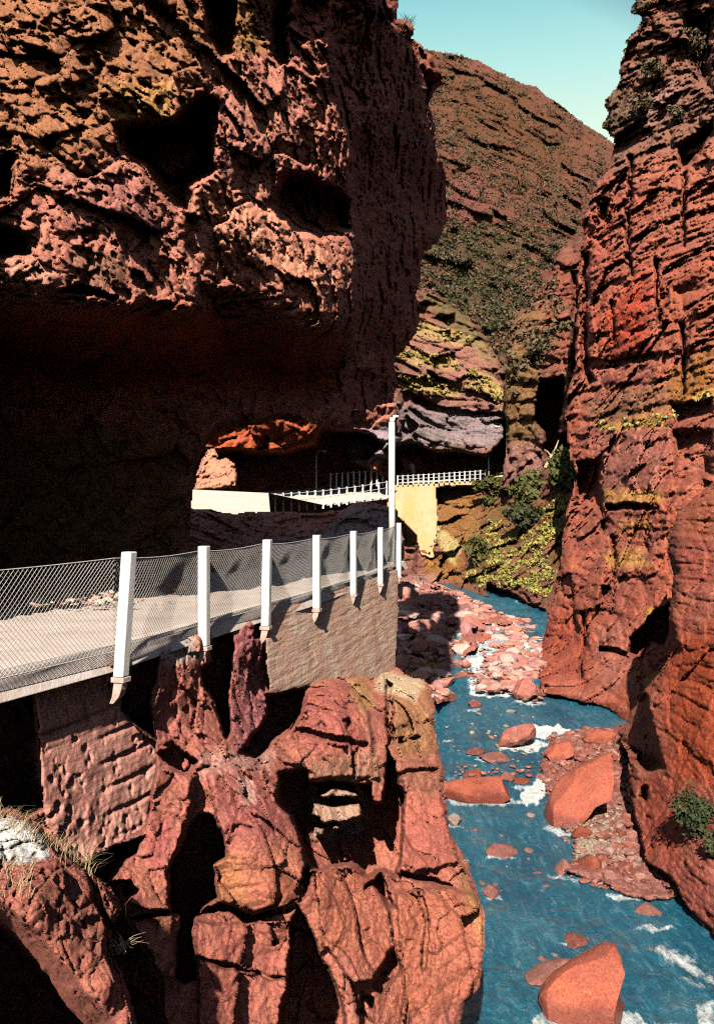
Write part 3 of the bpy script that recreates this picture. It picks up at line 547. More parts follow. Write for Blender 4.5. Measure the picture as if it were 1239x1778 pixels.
gb = relief('gravel_bank', [(1095,1250),(1058,1262),(1000,1266),(962,1278),(944,1300),(936,1330),(946,1372),(960,1400),(972,1440),(996,1452),(992,1490),(972,1514),(1040,1534),(1080,1556),(1134,1566),(1180,1560),(1180,1300)],
            None, M['pale'], 2.2, (), [([(984,1450),(1050,1430),(1070,1490),(1000,1490)], lin('cfc0a4'), .85, 16), ([(930,1270),(1100,1260),(1090,1330),(940,1340)], lin('b8705c'), .6, 20)],
            lambda p: p[..., 1]/25*.8*rock(p, [(.35, .18, .05, (1, 1, 1)), (.13, .08, .02, (1, 1, 1))], None, (.5, .2), 121), (8, .5), 4, 14, 1.5, plane_base(ZW+.16), seed=13)
tag(gb.o, 'pale gravel and rubble bank at the foot of the right cliff', kind='structure')
slope = relief('hillside', [(640,840),(690,838),(760,832),(880,824),(930,812),(1002,795),(1010,880),(990,930),(975,1010),(960,1112),(925,1104),(900,1080),(850,1068),(800,1050),(740,1020),(690,1022),(640,1010)],
               [(690,845,127),(880,826,122),(980,810,99),(945,835,101),(700,1000,114),(760,1000,112),(830,1000,100),(960,950,88),(950,1080,76),(850,1060,88),(800,900,118),(900,860,109),(900,900,104),(960,880,95)], M['far'], 2.0,
               [([(844,1013),(884,1026),(910,1044),(945,1061),(949,1108),(919,1096),(875,1076),(844,1068),(805,1061),(806,1040),(849,1036)], 10, 8), ([(690,900),(725,950),(720,1000),(690,990)], 3, 10)],
               [([(755,840),(830,842),(830,960),(760,930)], lin('a0703c'), .8, 14), ([(735,965),(810,960),(800,1010),(740,1005)], lin('b0783a'), .8, 18), ([(830,870),(990,860),(980,1000),(820,1010)], lin('8a6a34'), .6, 30),
                ([(860,960),(960,930),(940,1050),(860,1010)], lin('8a5a44'), .6, 30), ([(690,1000),(760,1000),(760,1030),(690,1030)], lin('b08a80'), .6, 10), ([(750,905),(800,950),(790,985),(760,950)], lin('cdb878'), .8, 8)],
               lambda p: rock(p, [(5, 1.2, .4, (1, 1, .6)), (1.6, .5, .2, (1, 1, .6))], [(2, .5, .5, .2, 0)], (3, .9), 131), (8, 1), 5, 18, 10, seed=14)
tag(slope.o, 'brown grassy slope dropping from the far road to the river', kind='structure')
# base terrain below everything, out to the horizon
def sheet(name, pts, mat, label=None, kind='structure'):
    me = bpy.data.meshes.new(name); me.from_pydata([tuple(p) for p in pts], [], [tuple(range(len(pts)))]); me.materials.append(mat)
    o = bpy.data.objects.new(name, me); COL.objects.link(o); return tag(o, label, kind=kind)
sheet('ground', [(-3000,-300,ZW-1.2),(3000,-300,ZW-1.2),(3000,4000,ZW-1.2),(-3000,4000,ZW-1.2)], M['hill'], 'rocky valley floor far below the road')
# ------------------------------------------------------------------ mesh collector for built things
class MB:
    def __init__(s): s.v = []; s.f = []
    def box(s, c, sx, sy, sz, ax=None, taper=1.0, shift=(0, 0, 0)):
        """box standing on c: half widths sx, sy, height sz; ax = (x axis, y axis) in plan"""
        ux, uy = ax or (Vector((1, 0, 0)), Vector((0, 1, 0))); c = Vector(c); b = len(s.v); sh = Vector(shift)
        for z, k in ((0, 1.0), (sz, taper)):
            for a, d in ((-1, -1), (1, -1), (1, 1), (-1, 1)):
                s.v.append(c+ux*a*sx*k+uy*d*sy*k+Vector((0, 0, z))+sh*(1 if z else 0))
        s.f += [(b, b+3, b+2, b+1), (b+4, b+5, b+6, b+7)]+[(b+i, b+(i+1) % 4, b+4+(i+1) % 4, b+4+i) for i in range(4)]
        return s
    def tube(s, pts, r, n=8, cap=True):
        pts = [Vector(p) for p in pts]; rs = r if isinstance(r, (list, tuple)) else [r]*len(pts); b = len(s.v)
        for i, p in enumerate(pts):
            t = (pts[min(i+1, len(pts)-1)]-pts[max(i-1, 0)]).normalized()
            a = t.cross(Vector((0, 0, 1)) if abs(t.z) < .9 else Vector((1, 0, 0))).normalized(); c = t.cross(a)
            for k in range(n):
                w = 2*math.pi*(k+.5)/n; s.v.append(p+(a*math.cos(w)+c*math.sin(w))*rs[i])
        for i in range(len(pts)-1):
            for k in range(n):
                s.f.append((b+i*n+k, b+i*n+(k+1) % n, b+(i+1)*n+(k+1) % n, b+(i+1)*n+k))
        if cap: s.f += [tuple(b+k for k in reversed(range(n))), tuple(b+(len(pts)-1)*n+k for k in range(n))]
        return s
    def loft(s, secs, ux, uy):
        """square sections (centre, half x, half y)"""
        b = len(s.v)
        for c, hx, hy in secs:
            for a, d in ((-1, -1), (1, -1), (1, 1), (-1, 1)): s.v.append(Vector(c)+ux*a*hx+uy*d*hy)
        for i in range(len(secs)-1):
            for k in range(4): s.f.append((b+i*4+k, b+i*4+(k+1) % 4, b+i*4+4+(k+1) % 4, b+i*4+4+k))
        s.f += [(b+3, b+2, b+1, b), tuple(b+(len(secs)-1)*4+k for k in range(4))]
        return s
    def build(s, name, mat, parent=None, bevel=0, smooth_=False):
        o0 = Vector(); q_ = parent
        while q_: o0 = o0+q_.location; q_ = q_.parent
        me = bpy.data.meshes.new(name); me.from_pydata([tuple(v-o0) for v in s.v], [], s.f); me.materials.append(mat); me.update()
        if smooth_: me.polygons.foreach_set('use_smooth', [True]*len(me.polygons))
        o = bpy.data.objects.new(name, me); COL.objects.link(o)
        if parent: o.parent = parent
        if bevel:
            m = o.modifiers.new('bevel', 'BEVEL'); m.width = bevel; m.segments = 2; m.limit_method = 'ANGLE'
        return o

M['post'] = simple('whitewashed_concrete', (.80, .76, .70), (.66, .60, .54), 5, .85, .004, th=(.5, .72))
M['bracket'] = simple('stained_concrete', (.56, .42, .36), (.42, .28, .23), 7, .9, .01)
M['wire'] = simple('galvanised_wire', (.60, .56, .52), (.42, .38, .35), 20, .5, .001, .4)
M['road'] = simple('dusty_road', (.58, .48, .42), (.46, .37, .32), 1.4, .95, .012)
M['ramp'] = simple('pale_road', (.66, .60, .50), (.56, .50, .42), .6, .95, .02)
M['kerb'] = simple('kerb_concrete', (.74, .64, .57), (.58, .44, .38), 4, .92, .012)
M['fenceposts'] = simple('white_paint', (.78, .74, .70), (.66, .60, .56), 3, .8, .004)
M['steel'] = simple('pole_grey', (.60, .60, .58), (.48, .48, .47), 6, .6, .003, .3)
M['leafwall'] = None
n = N('board_marked_concrete')
bd = n.noise(1, 4, .6, .2, n.map((1.1, 1.1, 9), (0, -.05, 0)))
st = n.noise(1, 5, .6, .4, n.map((1.6, 1.6, .35)))
c = n.mix(n.ramp(st, (.38, 0.), (.62, 1.)), (.78, .50, .36), (.68, .38, .28))
c = n.mix(n.ramp(n.noise(1.1, 4, .6), (.5, 0.), (.7, .8)), c, (.82, .64, .48)); c = n.mix(n.ramp(bd, (.54, 0.), (.68, .45)), c, (.48, .25, .19))
M['wall'] = n.done(c, .92, n.bump(n.math('ADD', bd, n.math('MULTIPLY', n.noise(9, 6, .7), .5)), .035), .12)
n = N('ochre_wall')
c = n.mix(n.ramp(n.noise(1, 4, .6, .4, n.map((.35, .35, .08))), (.4, 0.), (.62, 1.)), (.52, .33, .14), (.50, .38, .22))
c = n.mix(n.ramp(n.noise(.8, 5, .65), (.55, 0.), (.75, .8)), c, (.42, .26, .14))
M['ochre'] = n.done(c, .92, n.bump(n.noise(2.5, 6, .7), .1), .1)

# ------------------------------------------------------------------ near road, kerb, retaining wall
edge_px = [(0,1185),(198,1136),(349,1090),(453,1060),(547,1034),(610,1012),(657,997),(688,985)]
E0 = [P(x, y, on_plane(x, y, 0)) for x, y in edge_px]; dirb = (E0[0]-E0[1]).normalized()
edge3 = [E0[0]+dirb*t for t in (10, 5, 2)]+E0; edge3 = [Vector((p.x, p.y, 0)) for p in edge3]
edge3.append(edge3[-1]+Vector((.5, 2.6, 0))); edge3.append(edge3[-1]+Vector((-1.5, 3, 0)))
inner = [p+Vector((-7.5, 2.2, 0)) for p in edge3]
b = MB()
for a, c in zip(edge3, inner): b.v += [a+(c-a).normalized()*.12, c]
b.f = [(2*i, 2*i+2, 2*i+3, 2*i+1) for i in range(len(edge3)-1)]
o = b.build('road', M['road']); tag(o, 'dusty pale road running under the rock overhang', kind='structure')
for p in o.data.polygons: pass
b = MB()
def perp(i, L):
    t = (L[min(i+1, len(L)-1)]-L[max(i-1, 0)]).normalized(); return t, Vector((t.y, -t.x, 0))
secs = []
for i, p in enumerate(edge3):
    t, q = perp(i, edge3); secs.append([p-q*.02+Vector((0, 0, -.2)), p-q*.14+Vector((0, 0, .03)), p-q*.34+Vector((0, 0, .03)), p-q*.34+Vector((0, 0, -.2))])
for s4 in secs: b.v += s4
for i in range(len(secs)-1):
    for k in range(4): b.f.append((i*4+k, i*4+(k+1) % 4, i*4+4+(k+1) % 4, i*4+4+k))
b.f += [(3, 2, 1, 0), tuple(len(b.v)-4+k for k in range(4))]
o = b.build('kerb', M['kerb'], bevel=.01); tag(o, 'pale concrete kerb along the outer edge of the road', kind='structure')
nw = Vector((.95, -.235, .2)).normalized(); W0 = Vector((-1.47, 13.6, -.1))
def wall_base(X, Y): return ((nw.dot(W0)-nw.z*EYE)/(nw.x*(X-CX)/F+nw.y-nw.z*(Y-CY)/F)).astype(np.float32)
def wall_disp(p):
    zz = p[..., 2]/.17+.05*vnoise(p*2, 5); i = np.floor(zz); t = zz-i
    return .012*_h(i, i*0, i*0, 3)+.02*np.exp(-((t-.5)/.08)**2)*smooth(-.2, .3, vnoise(p*np.array((.8, .8, 3)), 8))+.03*fbm(p/.8, 9, 5, .6)+.04*smooth(.3, .6, fbm(p/.5, 19, 3))
rw = relief('retaining_wall', [(458,1066),(500,1049),(547,1036),(612,1014),(657,999),(691,986),(692,1060),(686,1168),(655,1195),(600,1190),(560,1184),(520,1194),(468,1205),(462,1150)],
            None, M['wall'], 2.0, (), None, wall_disp, (5, .04), 2, 14, .8, wall_base, seed=15)
tag(rw.o, 'board marked concrete retaining wall holding up the road below the white posts', 'wall')

n = N('old_masonry')
cz = n.noise(1, 4, .6, .2, n.map((.9, .9, 7))); st = n.noise(1.6, 5, .65)
c = n.mix(n.ramp(st, (.38, 0.), (.62, 1.)), (.56, .26, .20), (.47, .20, .155)); c = n.mix(n.ramp(cz, (.5, 0.), (.62, .6)), c, (.34, .14, .11)); c = n.mix(n.ramp(n.noise(6, 6, .7), (.56, 0.), (.68, .8)), c, (.58, .36, .30))
M['masonry'] = n.done(c, .93, n.bump(n.math('ADD', n.noise(7, 8, .72), cz), .03), .12)
nm = Vector((.93, -.32, .18)).normalized(); M0 = P(70, 1200, 8.75)
def mas_base(X, Y): return ((nm.dot(M0)-nm.z*EYE)/(nm.x*(X-CX)/F+nm.y-nm.z*(Y-CY)/F)).astype(np.float32)
def mas_disp(p):
    zz = p[..., 2]/.27+.12*vnoise(p*1.6, 5); i = np.floor(zz); t = zz-i
    low = smooth(-.6, -2.2, p[..., 2])
    return .035*_h(i, i*0, i*0, 3)+.075*np.exp(-((t-.5)/.10)**2)*smooth(-.35, .2, vnoise(p*np.array((1., 1., 3)), 8))+.05*fbm(p/.35, 9, 5, .65)+.06*smooth(.15, .5, fbm(p/.14, 19, 3))+low*.14*fbm(p/.3, 29, 4, .6)
mw = relief('retaining_wall', [(58,1180),(110,1166),(205,1136),(226,1130),(232,1150),(228,1182),(214,1204),(212,1232),(240,1264),(272,1288),(276,1330),(262,1400),(256,1440),(248,1456),(200,1470),(150,1500),(110,1478),(78,1430),(70,1330),(66,1250)],
            None, M['masonry'], 2.0, (), None, mas_disp, (6, .08), 5, 14, .5, mas_base, seed=25)
tag(mw.o, 'old mauve coursed masonry wall under the road at the left below the first white post', 'wall')

# ------------------------------------------------------------------ near wire fence
post_px = [(-40,1200,958,0),(210,1136,958,.075),(352,1090,948,.0),(460,1060,937,.02),(548,1034,929,0),(612,1012,922,0),(659,997,916,0),(691,985,908,0)]
fe = empty('wire_fence', (E0[1].x, E0[1].y, 0), 'chain link fence on white concrete posts along the road edge in front', 'fence')
tops = []
for k, (px, yb, yt, lean) in enumerate(post_px):
    d = on_plane(px, yb, 0) if k else 7.25
    if k == 0: base = edge3[2]+Vector((.03, 0, 0)); 
    else: base = Vector(((px-CX)/F*d, d, 0))
    j = min(k+2, len(edge3)-2); t, q = perp(j, edge3)
    base = base+q*.02
    top = 1.12 if k == 0 else EYE-(yt-CY)/F*d
    hw = .064
    pb = MB(); pb.loft([(base+Vector((-lean*.2, 0, -.24)), hw, .06), (base+q*0+Vector((lean, 0, top)), hw, .06)], q, t)
    po = pb.build('post', M['post'], fe, .012)
    br = MB(); c0 = base+Vector((-lean*.2, 0, 0))
    br.loft([(c0+Vector((0, 0, -.243)), hw+.018, .072), (c0+Vector((0, 0, -.30)), hw+.018, .072)], q, t)
    br.loft([(c0+Vector((0, 0, -.303)), hw*.86, .055), (c0+Vector((0, 0, -.38))-q*.015, hw*.84, .055), (c0+Vector((0, 0, -.46))-q*.04, hw*.7, .05), (c0+Vector((0, 0, -.54))-q*.10, hw*.4, .04)], q, t)
    bo = br.build('bracket', M['bracket'], po, .006); 
    tops.append((base, top, q, t))
def wire(b, a, c, r):
    t = (c-a).normalized(); u = t.cross(Vector((.31, .2, .93))).normalized()*r; w = t.cross(u).normalized()*r; i = len(b.v)
    b.v += [a+u, a+w*.0-u*.5+w*.87, a-u*.5-w*.87, c+u, c-u*.5+w*.87, c-u*.5-w*.87]
    b.f += [(i, i+1, i+4, i+3), (i+1, i+2, i+5, i+4), (i+2, i, i+3, i+5)]
for k in range(len(tops)-1):
    (p0, t0, q0, a0), (p1, t1, q1, a1) = tops[k], tops[k+1]
    A = p0-q0*.10; B = p1-q1*.10; L = (B-A).length; z0, z1 = .06, 1.0
    hgt = min(t0, t1)-.06; b = MB(); pitch = .062
    def pt(s, z):                                     # a slack panel: it bellies a little inwards and sags along the top
        u = s/L; bul = .03*math.sin(u*9+k)*math.sin(math.pi*min(max(z/hgt, 0), 1)); return A.lerp(B, u)+Vector((0, 0, z*(t0*(1-u)+t1*u-.05-.03*math.sin(math.pi*u))/hgt*.98))-q0*bul
    s = -hgt
    while s < L:
        for sgn in (1, -1):
            s0, z0 = (s, 0.03) if sgn == 1 else (s, hgt); s1, z1 = s+hgt-.03, (hgt if sgn == 1 else .03)
            # clip to the panel
            a, c = s0, s1; za, zc = z0, z1
            if a < 0: za = za+(zc-za)*(0-a)/(c-a); a = 0
            if c > L: zc = za+(zc-za)*(L-a)/(c-a); c = L
            if c-a > .01:
                nseg = 3; prev = pt(a, za)
                for m_ in range(1, nseg+1):
                    u = m_/nseg; cur = pt(a+(c-a)*u, za+(zc-za)*u); wire(b, prev, cur, .0026); prev = cur
        s += pitch
    for zz in (hgt, .03):
        pr = pt(0, zz)
        for m_ in range(1, 9):
            cu = pt(L*m_/8, zz); wire(b, pr, cu, .005); pr = cu
    b.build('wire_mesh', M['wire'], fe)

# the pale rubble lying on the inner side of the road, rock bank beyond
M['rubble'] = rockmat('rubble', (.60, .46, .40), (.52, .34, .29), (.40, .24, .20), (.68, .58, .54), sc=.5, bump=.02)
bank = relief('rock_bank', [(296,884),(345,882),(400,890),(462,889),(500,888),(560,888),(600,884),(615,872),(640,870),(664,876),(690,886),(704,940),(700,985),(690,1000),(640,1020),(560,1040),(300,1060)],
              [(320,950,23),(320,890,27),(450,950,26),(600,950,27.6),(690,950,28.4),(600,1010,26),(450,1030,22),(640,880,31),(460,890,31),(340,1040,20)], M['left'], 2.2, (),
              [([(470,940),(560,920),(620,880),(700,880),(710,1010),(560,1040),(480,1020)], lin('9a8a86'), .8, 20)], left_disp, (10, .6), 4, 20, 4, seed=16)
tag(bank.o, 'dark rock bank inside the bend of the road', kind='structure')

# ------------------------------------------------------------------ road beyond the overhang: pale ramp, outcrops, far bend
road_far = [((325,888),34,(355,888),34),((326,896),37,(470,902),37),((335,850),50,(466,856),50),((420,858),60,(568,878),60),((560,846),69,(676,866),67),((600,840),74,(690,852),76)]
b = MB(); prev = None
for (x0_, y0_), d0, (x1_, y1_), d1 in road_far:
    b.v += [P(x1_, y1_, d1), P(x0_, y0_, d0)]
b.f = [(2*i, 2*i+2, 2*i+3, 2*i+1) for i in range(len(road_far)-1)]
o = b.build('road', M['ramp']); tag(o, 'sunlit pale road climbing away beyond the overhang', kind='structure')
b = MB(); b.v += [P(674,840,119.8), P(674,834,131), P(760,836.5,120.2), P(760,830,131), P(886,826.5,121.4), P(886,821,131)]; b.f = [(0, 2, 3, 1), (2, 4, 5, 3)]
o = b.build('road', M['ramp']); tag(o, 'pale road on top of the far ochre wall', kind='structure')
outc = relief('cliff', [(280,905),(290,760),(340,715),(480,690),(600,690),(690,700),(700,760),(684,790),(672,842),(668,880),(600,900),(460,915)],
               [(360,760,56),(480,750,58),(550,750,60),(620,760,65),(700,760,68),(360,850,56),(480,870,62),(600,860,69),(700,840,71),(360,900,57),(600,900,69)], M['left'], 2.0,
               [([(412,778),(440,782),(490,784),(520,776),(545,770),(556,740),(600,745),(640,752),(668,770),(640,800),(610,800),(700,846),(700,930),(260,930),(300,800),(360,780)], 9, 12),
                ([(596,774),(620,764),(668,756),(700,760),(690,800),(640,790),(600,800)], -2, 8), ([(455,762),(462,750),(470,760),(466,786),(456,786)], 1.5, 5)],
               [([(360,735),(560,720),(560,790),(360,790)], lin('b4532c'), .85, 14), ([(595,750),(700,735),(700,800),(600,805)], lin('9c8c98'), .85, 12)],
               lambda p: rock(p, [(2.6, .5, .2, (1, 1, .7)), (.9, .2, .08, (1, 1, .7))], [(1.2, .3, .2, .2, 0)], (2, .4), 141), (7, 1), 3, 14, 12, seed=17)
tag(outc.o, 'red rock brow with a second dark hollow above the climbing road', kind='structure')
chunk = relief('rock_outcrop', [(336,852),(340,822),(352,792),(360,780),(374,778),(380,796),(396,796),(408,806),(413,826),(409,846),(372,852)], [(340,840,51),(370,790,52),(400,820,50.5),(375,850,50)], M['pale'], 1.8, (),
               [([(330,770),(420,770),(420,860),(330,860)], lin('c88a66'), .6, 10)], lambda p: rock(p, [(1.5, .5, .25, (1, 1, .9)), (.5, .15, .1, (1, 1, .9))], None, (1, .3), 151), (8, .8), 3, 10, 3, seed=18)
tag(chunk.o, 'pinkish broken rock outcrop at the left end of the sunlit road', 'rock')
ow = relief('retaining_wall', [(672,842),(700,840),(760,838),(820,834),(884,828),(884,836),(830,842),(775,844),(757,848),(760,900),(757,940),(766,962),(748,970),(728,962),(722,930),(700,905),(672,885)],
            [(672,842,119),(760,840,119.4),(884,830,120.6),(740,970,116),(690,900,117.5),(757,900,117.8)], M['ochre'], 2.0, (), None, lambda p: .25*fbm(p/3, 161, 4, .6), (3, .2), 2, 10, 3, seed=19)
tag(ow.o, 'tall ochre plastered retaining wall at the far bend of the road', 'wall')

def far_fence(a, label, posts, hgt, w, rails, d_of):
    base0 = P(posts[0][0], posts[0][1], d_of(posts[0][0])); e_ = empty('road_fence', base0, label, 'fence'); pts = []
    pr = MB()
    for (px, py) in posts:
        p = P(px, py, d_of(px)); pts.append(p)
        MB().box(p+Vector((0, 0, -.25)), w, w, hgt+.25).build('post', M['fenceposts'], e_)
    for z in rails:
        b = MB(); b.tube([p+Vector((0, -w-.02, hgt*z)) for p in pts], w*.32, 6); b.build('rail', M['fenceposts'], e_)
    return e_
def lerp(x, xs, ys): return float(np.interp(x, xs, ys))
xs1 = list(np.linspace(478, 671, 15)); 
far_fence(0, 'white railed fence climbing beside the dark bank beyond the overhang', [(x, lerp(x, [478, 560, 620, 671], [886, 877, 868, 859])) for x in xs1], 1.05, .06, (.92, .5), lambda x: lerp(x, [478, 671], [54, 66]))
xs2 = list(np.linspace(690, 842, 18))
far_fence(0, 'low white post fence along the top of the ochre wall at the far bend', [(x, lerp(x, [690, 760, 842], [840, 836, 830])) for x in xs2], 1.15, .085, (.9, .5), lambda x: lerp(x, [690, 760, 842], [118.7, 118.9, 120]))
xs3 = list(np.linspace(574, 664, 10))
far_fence(0, 'short white post fence seen between the dark hollow and the pale pole', [(x, lerp(x, [574, 664], [846, 838])) for x in xs3], 1.1, .065, (.9,), lambda x: lerp(x, [574, 664], [67, 70]))

# lamp poles
pb = P(681, 985, 24.7); pb.z = 0
lp = empty('street_lamp', pb, 'tall pale lamp pole with hooked arm at the end of the chain link fence', 'street lamp')
zt = EYE-(726-CY)/F*24.7
MB().tube([pb, pb+Vector((-.02, 0, zt*.5)), pb+Vector((-.02, 0, zt-.12))], [.098, .092, .086], 14).build('pole', M['post'], lp, smooth_=True)
MB().tube([pb+Vector((-.02, 0, zt-.12)), pb+Vector((.0, 0, zt)), pb+Vector((.03, 0, zt+.03)), pb+Vector((.09, 0, zt+.05)), pb+Vector((.17, 0, zt+.045))], [.086, .08, .06, .045, .035], 12).build('arm', M['post'], lp, smooth_=True)
MB().tube([pb+Vector((0, 0, -.02)), pb+Vector((0, 0, .12))], [.16, .15], 14).build('base', M['kerb'], lp)
for px, py, yt, d, lab in ((848, 829, 746, 119.5, 'slim far lamp post standing on the distant bend of the road'), (549, 850, 788, 64, 'grey pole standing against the dark hollow beyond the white railed fence')):
    p = P(px, py, d); h = (py-yt)/F*d; l2 = empty('street_lamp', p, lab, 'street lamp')
    MB().tube([p+Vector((0, 0, -.4)), p+Vector((0, 0, h*.6)), p+Vector((0, 0, h))], [.0011*d, .0009*d, .0007*d], 8).build('pole', M['steel'], l2, smooth_=True)
    b = MB(); b.tube([p+Vector((0, 0, h)), p+Vector((.003*d, 0, h+.004*d)), p+Vector((.009*d, -.002*d, h+.004*d))], .0006*d, 6); b.build('arm', M['steel'], l2)
    b = MB(); b.tube([p+Vector((.007*d, -.002*d, h+.003*d)), p+Vector((.012*d, -.002*d, h+.003*d))], [.0012*d, .0008*d], 8); b.build('lamp_head', M['steel'], l2)
p = P(714, 818, 127); ms = empty('marker_stone', p, 'small white rounded marker stone in front of the far dark hollow', 'marker')
b = MB(); b.loft([(p, .42, .3), (p+Vector((0, 0, .9)), .40, .28), (p+Vector((0, 0, 1.2)), .3, .2), (p+Vector((0, 0, 1.35)), .12, .1)], Vector((1, 0, 0)), Vector((0, 1, 0))); b.build('stone', M['post'], ms, .03)
b = MB(); b.loft([(p+Vector((0, 0, -.5)), .6, .45), (p+Vector((0, 0, -.003)), .55, .4)], Vector((1, 0, 0)), Vector((0, 1, 0))); b.build('base', M['kerb'], ms)

# ------------------------------------------------------------------ boulders
FLAT = (((-.25, -.45, .85), .35),)
def boulder(out, d, thick, label, mat='boulder', facets=(), rough=.03, group='boulders in the river', name='boulder', sub=5, seed=0, sink=0):
    out = np.array(out, float); c = (out.min(0)+out.max(0))/2; W_ = (out-c)/F*(d+.35*thick)*np.array([1, -1])
    if sink: W_[:, 1] = np.where(W_[:, 1] < 0, W_[:, 1]-sink, W_[:, 1])
    th = np.linspace(-math.pi, math.pi, 181); R = np.zeros(181); Wn = np.roll(W_, -1, 0)
    for i, a in enumerate(th):
        dx, dy = math.cos(a), math.sin(a); best = .02
        for p0, p1 in zip(W_, Wn):
            ex, ey = p1-p0; den = dx*ey-dy*ex
            if abs(den) < 1e-12: continue
            r = (p0[0]*ey-p0[1]*ex)/den; u = (p0[0]*dy-p0[1]*dx)/den
            if r > 0 and -1e-6 <= u <= 1+1e-6: best = max(best, r)
        R[i] = best
    import bmesh
    bm = bmesh.new(); bmesh.ops.create_icosphere(bm, subdivisions=sub, radius=1)
    v = np.array([q.co[:] for q in bm.verts])                       # x right, y away, z up
    rg = np.random.default_rng(900+seed); cut = list(facets)
    for _ in range(11):
        q = rg.normal(size=3); q[1] = -abs(q[1])*1.4; q[0] *= .55; q[2] *= .6; cut.append((q, rg.uniform(.62, .86)))
    for n_, h in cut:
        n_ = np.array(n_, float); n_ /= np.linalg.norm(n_); k = v@n_-h; v = v-np.clip(k, 0, None)[:, None]*n_
    ph = np.arctan2(v[:, 2], v[:, 0]); rr = np.interp(ph, th, R)
    size = R.mean()
    L = np.stack([v[:, 0]*rr, v[:, 1]*thick, v[:, 2]*rr], -1)
    dep = np.array(P(c[0], c[1], d+(.12 if facets == FLAT else .6)*thick))
    Wp = L+dep
    nn = v/np.linalg.norm(v, axis=1, keepdims=True)
    q = Wp.astype(np.float32)
    n1 = fbm(q/(size*1.1)+seed*7.7, 301+seed, 4, .55); f1, f2, idv, tl = worley(q/(size*.55)+seed, 303)
    L = L-nn*(rough*size*(n1*1.6+(idv-.5)*.8+tl*2.5+.5*np.exp(-(f2-f1)/.05)))[:, None]
    for q_, p_ in zip(bm.verts, L): q_.co = p_
    me = bpy.data.meshes.new(name); bm.to_mesh(me); bm.free(); me.materials.append(M[mat])
    at = me.color_attributes.new('tint', 'FLOAT_COLOR', 'POINT'); at.data.foreach_set('color', np.tile(np.array((.3, .3, .3, 0), np.float32), len(me.vertices)))
    me.polygons.foreach_set('use_smooth', [True]*len(me.polygons)); me.set_sharp_from_angle(angle=math.radians(24))
    o = bpy.data.objects.new(name, me); COL.objects.link(o); o.location = dep
    return tag(o, label, 'boulder', group)
SLAB = (((-.35, -.75, .55), .30), ((.5, -.6, -.6), .55), ((-.8, -.2, .55), .62))
boulder([(936,1735),(962,1709),(997,1682),(1046,1656),(1063,1645),(1081,1647),(1091,1660),(1096,1709),(1104,1778),(1108,1840),(940,1840),(932,1760)], 15.7, 1.0, 'large orange red pointed boulder at the bottom of the picture', 'boulder', (((-.3, -.9, .35), .34), ((.9, -.5, 0), .6)), .012, seed=1, sub=6)
boulder([(908,1702),(945,1689),(984,1676),(1010,1676),(1000,1700),(962,1712)], 17.4, .55, 'pale flat slab just behind the large orange pointed boulder', 'pale', FLAT, .03, seed=2)
boulder([(943,1429),(954,1394),(971,1367),(1006,1341),(1050,1319),(1081,1306),(1087,1324),(1081,1372),(1050,1398),(1015,1424),(971,1448),(949,1442)], 25.8, 1.5, 'biggest tilted red slab leaning on the gravel bank', 'boulder', SLAB, .022, seed=3)
boulder([(943,1311),(962,1297),(989,1287),(998,1306),(967,1335),(945,1332)], 32, .8, 'squarish red block just upstream of the biggest tilted slab', 'boulder', SLAB, .03, seed=4)
boulder([(862,1293),(875,1271),(897,1262),(927,1258),(933,1280),(901,1297)], 35, .8, 'rounded dusky pink boulder beside the white water above the slab', 'bank', FLAT, .03, seed=5)
boulder([(764,1364),(809,1356),(875,1352),(906,1381),(892,1388),(831,1397),(779,1400),(764,1388)], 28, 1.0, 'long flat red slab lying across the stream by the rock pillar', 'boulder', (((-.1, -.35, .92), .30), ((0, -.95, -.1), .5)), .025, seed=6)
boulder([(888,1206),(897,1184),(914,1175),(932,1192),(946,1212),(910,1223),(888,1220)], 43, 1.0, 'pointed pink boulder at the foot of the rapids', 'bank', SLAB, .04, seed=7)
boulder([(809,1221),(822,1214),(836,1219),(833,1231),(816,1232)], 42, .4, 'small pink stone alone at the head of the blue pool', 'bank', FLAT, .04, sub=4, seed=8)
boulder([(842,1478),(860,1470),(890,1472),(902,1481),(900,1489),(845,1484)], 24, .5, 'small pale flat stone in the middle of the blue pool', 'pale', FLAT, .03, sub=4, seed=9)
boulder([(984,1516),(1032,1488),(1048,1499),(1048,1521),(1006,1528),(987,1526)], 22.4, .6, 'dusky red wedge at the lower end of the pale gravel', 'boulder', SLAB, .03, seed=10)
boulder([(956,1522),(980,1493),(992,1503),(980,1524)], 22.6, .35, 'orange splinter left of the dusky red wedge', 'pale', SLAB, .03, sub=4, seed=11)
boulder([(1059,1464),(1076,1442),(1095,1449),(1091,1478),(1063,1476)], 24.6, .5, 'red cube shaped block between gravel and dark undercut', 'boulder', SLAB, .04, sub=4, seed=12)
boulder([(1050,1538),(1094,1522),(1111,1538),(1131,1558),(1072,1547)], 21.8, .6, 'pink slab at the downstream tip of the gravel bank', 'bank', FLAT, .04, sub=4, seed=13)
boulder([(1094,1593),(1129,1573),(1155,1591),(1177,1615),(1116,1607)], 20.3, .6, 'mauve half sunk slab below the right cliff foot', 'pale', FLAT, .03, seed=14)
boulder([(836,1551),(851,1540),(868,1549),(866,1561),(844,1561)], 21.4, .35, 'small pale stone in the water beside the orange pillar', 'pale', FLAT, .04, sub=4, seed=15)
boulder([(776,1420),(790,1413),(803,1422),(795,1432),(778,1434)], 26.3, .35, 'whitish stone against the pillar just below the long flat slab', 'rubble', FLAT, .04, sub=4, seed=16)
boulder([(780,1472),(795,1474),(812,1490),(805,1498),(784,1494)], 23.9, .4, 'pink stone half hidden by the rock pillar above the narrowest water', 'bank', FLAT, .04, sub=4, seed=17)
